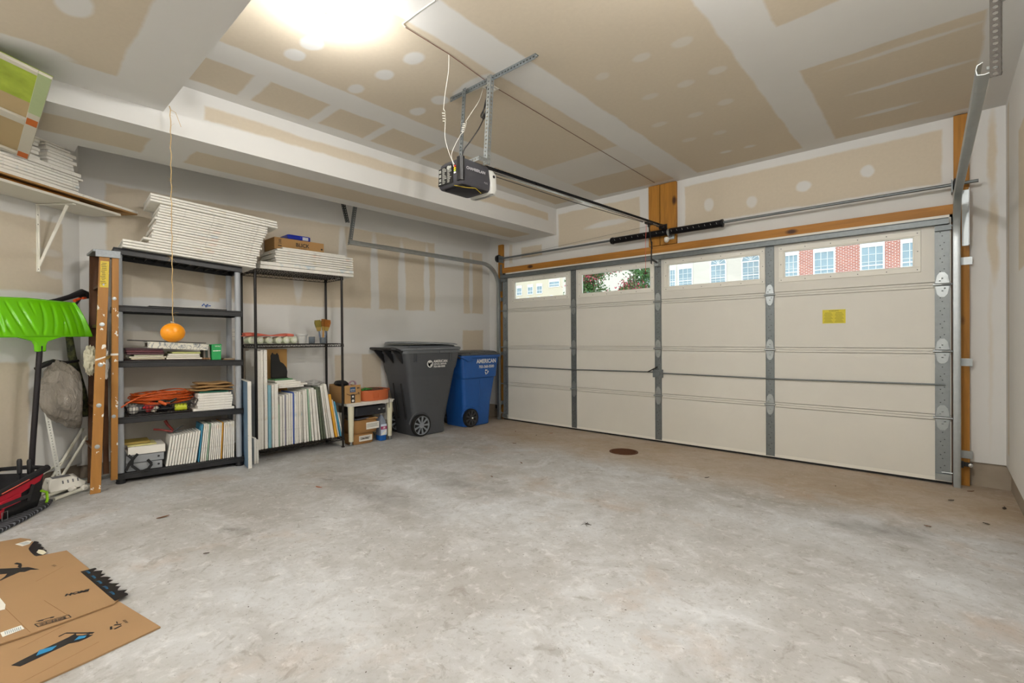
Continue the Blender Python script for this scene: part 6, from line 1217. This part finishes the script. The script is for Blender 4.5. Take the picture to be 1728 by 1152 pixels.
sheet([(1.408, -4.868), (1.78, -4.818), (2.205, -4.772), (2.245, -4.80), (2.268, -4.93), (2.285, -5.05), (2.30, -5.3), (1.35, -5.3), (1.38, -5.04)][::-1], .009, .005, kr, t); zt = .0148
m = MB(); tp = []
N = 22
for k in range(N + 1): f = k / N; tp.append((1.775 + .43 * f, -4.800 + .055 * f + .012 * (math.sin(k * 2.4) + .6 * math.sin(k * 5.1))))
lo_ = [(1.775 + .45 * k / N, -4.853 + .061 * k / N) for k in range(N + 1)]
for k in range(N): m.prism([zq(*lo_[k]), zq(*lo_[k + 1]), zq(*tp[k + 1]), zq(*tp[k])], (0, 0, .0005))
TP = part('parcel_tape', m, ktape, t)
m = MB()
for k in range(5): x = 1.81 + .082 * k; ptx(m, ['a', 'm', 'a', 'z', 'n'][k] if False else 'prime', .018, x, -4.828 + .0105 * k, zt + .0008, 8)
part('tape_lettering', m, kblue, TP)
m = MB(); m.prism([zq(*p) for p in ((1.40, -5.16), (1.46, -5.10), (1.50, -5.055), (1.53, -5.015), (1.60, -4.982), (1.575, -5.01), (1.585, -5.03), (1.57, -5.045), (1.60, -5.085), (1.63, -5.12), (1.585, -5.095), (1.55, -5.085), (1.50, -5.16), (1.45, -5.2))], (0, 0, .0004))
m.prism([zq(*p) for p in ((1.43, -5.06), (1.46, -5.045), (1.49, -5.05), (1.52, -5.04), (1.49, -5.035), (1.45, -5.035), (1.42, -5.05))][::-1], (0, 0, .0004))
ptx(m, 'SIOC', .016, 1.60, -4.93, zt, 15); ptx(m, 'HOMI', .030, 2.02, -4.889, zt, 75, .002)
for k in range(4): m.bar(zq(2.02 + .003 * k, -4.915 + .014 * k), zq(2.03 + .002 * k, -4.91 + .014 * k), .003, .0004)
m.bar(zq(2.19, -5.025), zq(2.195, -4.978), .003, .0004); m.bar(zq(2.196, -4.985), zq(2.20, -4.975), .010, .0004); m.bar(zq(2.195, -5.02), zq(2.20, -5.005), .006, .0004)
for (a, b) in (((2.212, -5.03), (2.222, -4.935)), ((2.245, -5.022), (2.252, -4.93)), ((2.212, -5.03), (2.245, -5.022)), ((2.222, -4.935), (2.252, -4.93))): m.bar(zq(*a), zq(*b), .003, .0004)
rr = random.Random(8)
for k in range(22): f = .1 + .8 * k / 22; y = -5.026 + .094 * f; m.bar(zq(2.220 + .008 * f, y), zq(2.240 + .009 * f, y + .001), rr.choice((.0012, .002, .003)), .0004)
part('printed_marks', m, kb, t)
m = MB(); m.prism([zq(*p) for p in ((2.195, -5.12), (2.185, -5.065), (2.225, -5.058), (2.24, -5.115))][::-1], (0, 0, .0006)); LB = part('address_label', m, M['trimw'], t)
m = MB()
for k in range(9): y = -5.108 + .005 * k; m.bar(zq(2.198, y, zt + .001), zq(2.226, y + .001, zt + .001), .0022, .0003)
part('label_print', m, pm('label_grey', '#8FA0AC', .5), LB)
m = MB(); m.prism([zq(*p) for p in ((1.80, -5.19), (1.83, -5.115), (1.93, -5.10), (1.98, -5.103), (1.96, -5.19))][::-1], (0, 0, .0006)); LB = part('address_label', m, M['trimw'], t)
for (a, b) in (((1.76, -5.14), (2.27, -5.045)), ((2.0, -4.99), (2.25, -4.93)), ((1.64, -4.90), (1.75, -5.0))): m = MB(); m.bar(zq(*a, .0142), zq(*b, .0142), .0018, .0003); part('crease', m, pm('crease_brown', '#8A6640', .9), t)
t = thing('flattened_box', 'small flattened box with torn dark tape behind the larger one', 'cardboard', (1.2, -5.02, fz(-5)))
sheet([(.95, -5.22), (.98, -5.02), (1.040, -4.985), (1.33, -4.955), (1.365, -4.98), (1.40, -5.06), (1.43, -5.13), (1.30, -5.25)][::-1], .001, .006, kr, t); zt = .0075
m = MB(); m.prism([zq(*p) for p in ((1.165, -4.990), (1.10, -4.972), (1.13, -4.955), (1.16, -4.962), (1.19, -4.948), (1.22, -4.955), (1.25, -4.943), (1.28, -4.95), (1.31, -4.936), (1.345, -4.945), (1.395, -4.968), (1.35, -4.985), (1.28, -4.995), (1.22, -5.0))][::-1], (0, 0, .0006)); part('parcel_tape', m, ktape, t)
m = MB(); m.prism([zq(*p, zt + .001) for p in ((1.27, -4.965), (1.30, -4.948), (1.35, -4.94), (1.375, -4.955), (1.34, -4.968), (1.31, -4.975))][::-1], (0, 0, .0004)); part('torn_patch', m, M['cream'], t)
m = MB(); m.prism([zq(*p, zt + .001) for p in ((1.085, -5.045), (1.065, -4.995), (1.09, -4.98), (1.135, -4.992), (1.15, -5.02))][::-1], (0, 0, .0004)); LB = part('address_label', m, M['trimw'], t)
m = MB()
for k in range(6): m.bar(zq(1.09 + .008 * k, -5.03 + .003 * k, zt + .0018), zq(1.085 + .008 * k, -5.0 + .003 * k, zt + .0018), .003, .0003)
part('label_print', m, pm('label_grey', '#8FA0AC', .5), LB)
m = MB(); m.box(2.60, 2.66, -4.875, -4.84, fz(-4.86), fz(-4.86) + .03); 
# ---------------------------------------------------------------- outside, seen through the door windows
m = MB(); m.box(-60, 40, .36, 70, -.35, -.12); struct('ground_outside', m, pm('pale_paving', '#A8A49C', .9, 0, .1, .6))
m = MB(); m.box(-1.0, 6.0, .26, .4, -.3, -.02); struct('trim_10', m, M['concrete'])
pane = pm('far_window_pane', '#8FA4AE', .2, 0, .35, .9); wfr = pm('far_window_trim', '#EDEDEA', .5, 0, .03)
def brickmat(name, c1, c2, mo):
    t = NT(name); s_ = t.new('ShaderNodeSeparateXYZ'); t.l.new(t.obj(), s_.inputs[0]); c = t.new('ShaderNodeCombineXYZ'); t.l.new(s_.outputs[0], c.inputs[0]); t.l.new(s_.outputs[2], c.inputs[1])
    b = t.new('ShaderNodeTexBrick'); t.l.new(c.outputs[0], b.inputs['Vector']); b.inputs['Scale'].default_value = 1; b.inputs['Brick Width'].default_value = .26; b.inputs['Row Height'].default_value = .088; b.inputs['Mortar Size'].default_value = .014
    b.inputs['Color1'].default_value = lin(c1); b.inputs['Color2'].default_value = lin(c2); b.inputs['Mortar'].default_value = lin(mo); return t.out(b.outputs['Color'], .85)
def facade(name, lab, x0, x1, y, H_, mat, wins, root_cat='building', arch=False, nx=3, nz=4):
    t = thing(name, lab, root_cat, ((x0 + x1) / 2, y + 3, -.12)); m = MB(); m.box(x0, x1, y, y + 7, -.12, H_); part('wall', m, mat, t)
    m = MB(); m.box(x0 - .2, x1 + .2, y - .2, y + 7.2, H_, H_ + .3); part('cornice', m, wfr, t)
    for (a, b, z0, z1, ar) in wins:
        m = MB(); g = .07
        for q in ((a - g, a + .02, z0, z1), (b - .02, b + g, z0, z1), (a - g, b + g, z0 - .1, z0), (a - g, b + g, z1, z1 + .09 + (.28 if not ar else 0))): m.box(q[0], q[1], y - .06, y, q[2], q[3])
        zm = z0 + (z1 - z0) * .38; m.box(a, b, y - .05, y, zm - .03, zm + .03)
        for k in range(1, nx): x = a + (b - a) * k / nx; m.box(x - .014, x + .014, y - .04, y, z0, z1)
        for k in range(1, nz): z = z0 + (z1 - z0) * k / nz; m.box(a, b, y - .04, y, z - .012, z + .012)
        if ar:
            c = (a + b) / 2; r_ = (b - a) / 2; m.tube([(c + (r_ + .05) * math.cos(PI * k / 16), y - .03, z1 + .1 + (r_ + .05) * math.sin(PI * k / 16)) for k in range(17)], .05, 6)
            for k in (3, 6, 8, 10, 13): m.bar((c, y - .03, z1 + .1), (c + r_ * math.cos(PI * k / 16), y - .03, z1 + .1 + r_ * math.sin(PI * k / 16)), .04, .03)
        F = part('window', m, wfr, t); m = MB(); m.box(a, b, y - .02, y - .005, z0, z1)
        if ar: m.prism([(c + r_ * math.cos(PI * k / 16), y - .02, z1 + .1 + r_ * math.sin(PI * k / 16)) for k in range(17)], (0, .015, 0))
        part('pane', m, pane, F)
    return t
zr = lambda a, b, z0, z1, ar=0: (a, b, z0, z1, ar)
facade('brick_building', 'red brick building with tall white sash windows across the street', -3.6, 12, 30, 11, brickmat('red_brick', '#A0402C', '#B85A42', '#E2D6CC'),
       [zr(a, b, z, z + 1.75) for z in (1.4, 4.7, 8.0) for a, b in ((-2.75, -2.0), (-1.08, -.05), (1.32, 2.35), (3.2, 4.2), (5.2, 6.2), (7.4, 8.4))])
facade('stucco_building', 'pale stucco building with arched windows beside the brick one', -22, -4.0, 32, 10.5, pm('pale_stucco', '#D8D0C4', .9, 0, .05, .8),
       [zr(a, b, z, z + 1.5, ar) for z in (1.2, 5.1, 8.4) for a, b, ar in ((-11.55, -10.95, 0), (-10.65, -9.6, 0), (-8.15, -7.1, 1), (-5.9, -4.8, 1), (-14, -13, 0), (-20, -19.0, 0))])
facade('cream_building', 'cream building with small square windows farthest along the street', -52, -27, 45, 10, pm('cream_stucco', '#D9CDB6', .9, 0, .05, .8),
       [zr(a, a + .85, 7.3, 8.2, 0) for a in (-39.2, -37.2, -35.6, -41.4, -44)] + [zr(a, a + .8, 5.0, 6.3, 1) for a in (-39.4, -37.6, -35.7, -33.6)] + [zr(a, a + 1.6, 8.0, 8.6, 0) for a in (-33.5, -30.5)], nx=2, nz=2)
def tree(x, y, lab, seed, h, r_, flw):
    t = thing('flowering_tree', lab, 'tree', (x, y, -.12)); rr = random.Random(seed)
    m = MB(); 
    for k in range(5): a = 2 * PI * k / 5; m.tube([(x, y, -.12), (x + .15 * math.cos(a), y + .15 * math.sin(a), h * .35), (x + r_ * .5 * math.cos(a), y + r_ * .5 * math.sin(a), h * .75)], [.07, .05, .02], 8)
    part('trunk', m, pm('bark', '#6B5648', .9), t)
    cl = [Vector((x + rr.gauss(0, r_ * .45), y + rr.gauss(0, r_ * .4), h * .66 + rr.gauss(0, h * .17))) for _ in range(26)]
    for nm, n, s_, mt, cc in (('foliage', 5200, .05, pm('leaf_green_outside', '#4F7A3E', .6, 0, .35, 3), cl), ('blossoms', 3000, .045, pm('pink_blossom', '#D0526A', .6, 0, .2, 3), [c + Vector((rr.gauss(0, .35), rr.gauss(-.15, .2), .12)) for c in cl[::flw]])):
        m = MB()
        for _ in range(n):
            c = rr.choice(cc) + Vector((rr.gauss(0, .17), rr.gauss(0, .17), rr.gauss(0, .15))); a = Vector((rr.uniform(-1, 1), rr.uniform(-1, 1), rr.uniform(-1, 1))).normalized() * s_; b = a.cross(Vector((rr.uniform(-1, 1), rr.uniform(-1, 1), rr.uniform(-1, 1)))).normalized() * s_ * .5
            m.add([c - a, c + b, c + a, c - b], [(0, 1, 2, 3)])
        o = part(nm, m, mt, t, smooth=0); o['kind'] = 'stuff'
tree(-5.0, 10, 'crape myrtle with pink blossoms seen in the left half of second door window', 11, 4.6, .62, 3)
tree(-3.1, 10.2, 'leafy crape myrtle standing by the right edge of second door window', 12, 4.6, .45, 4)
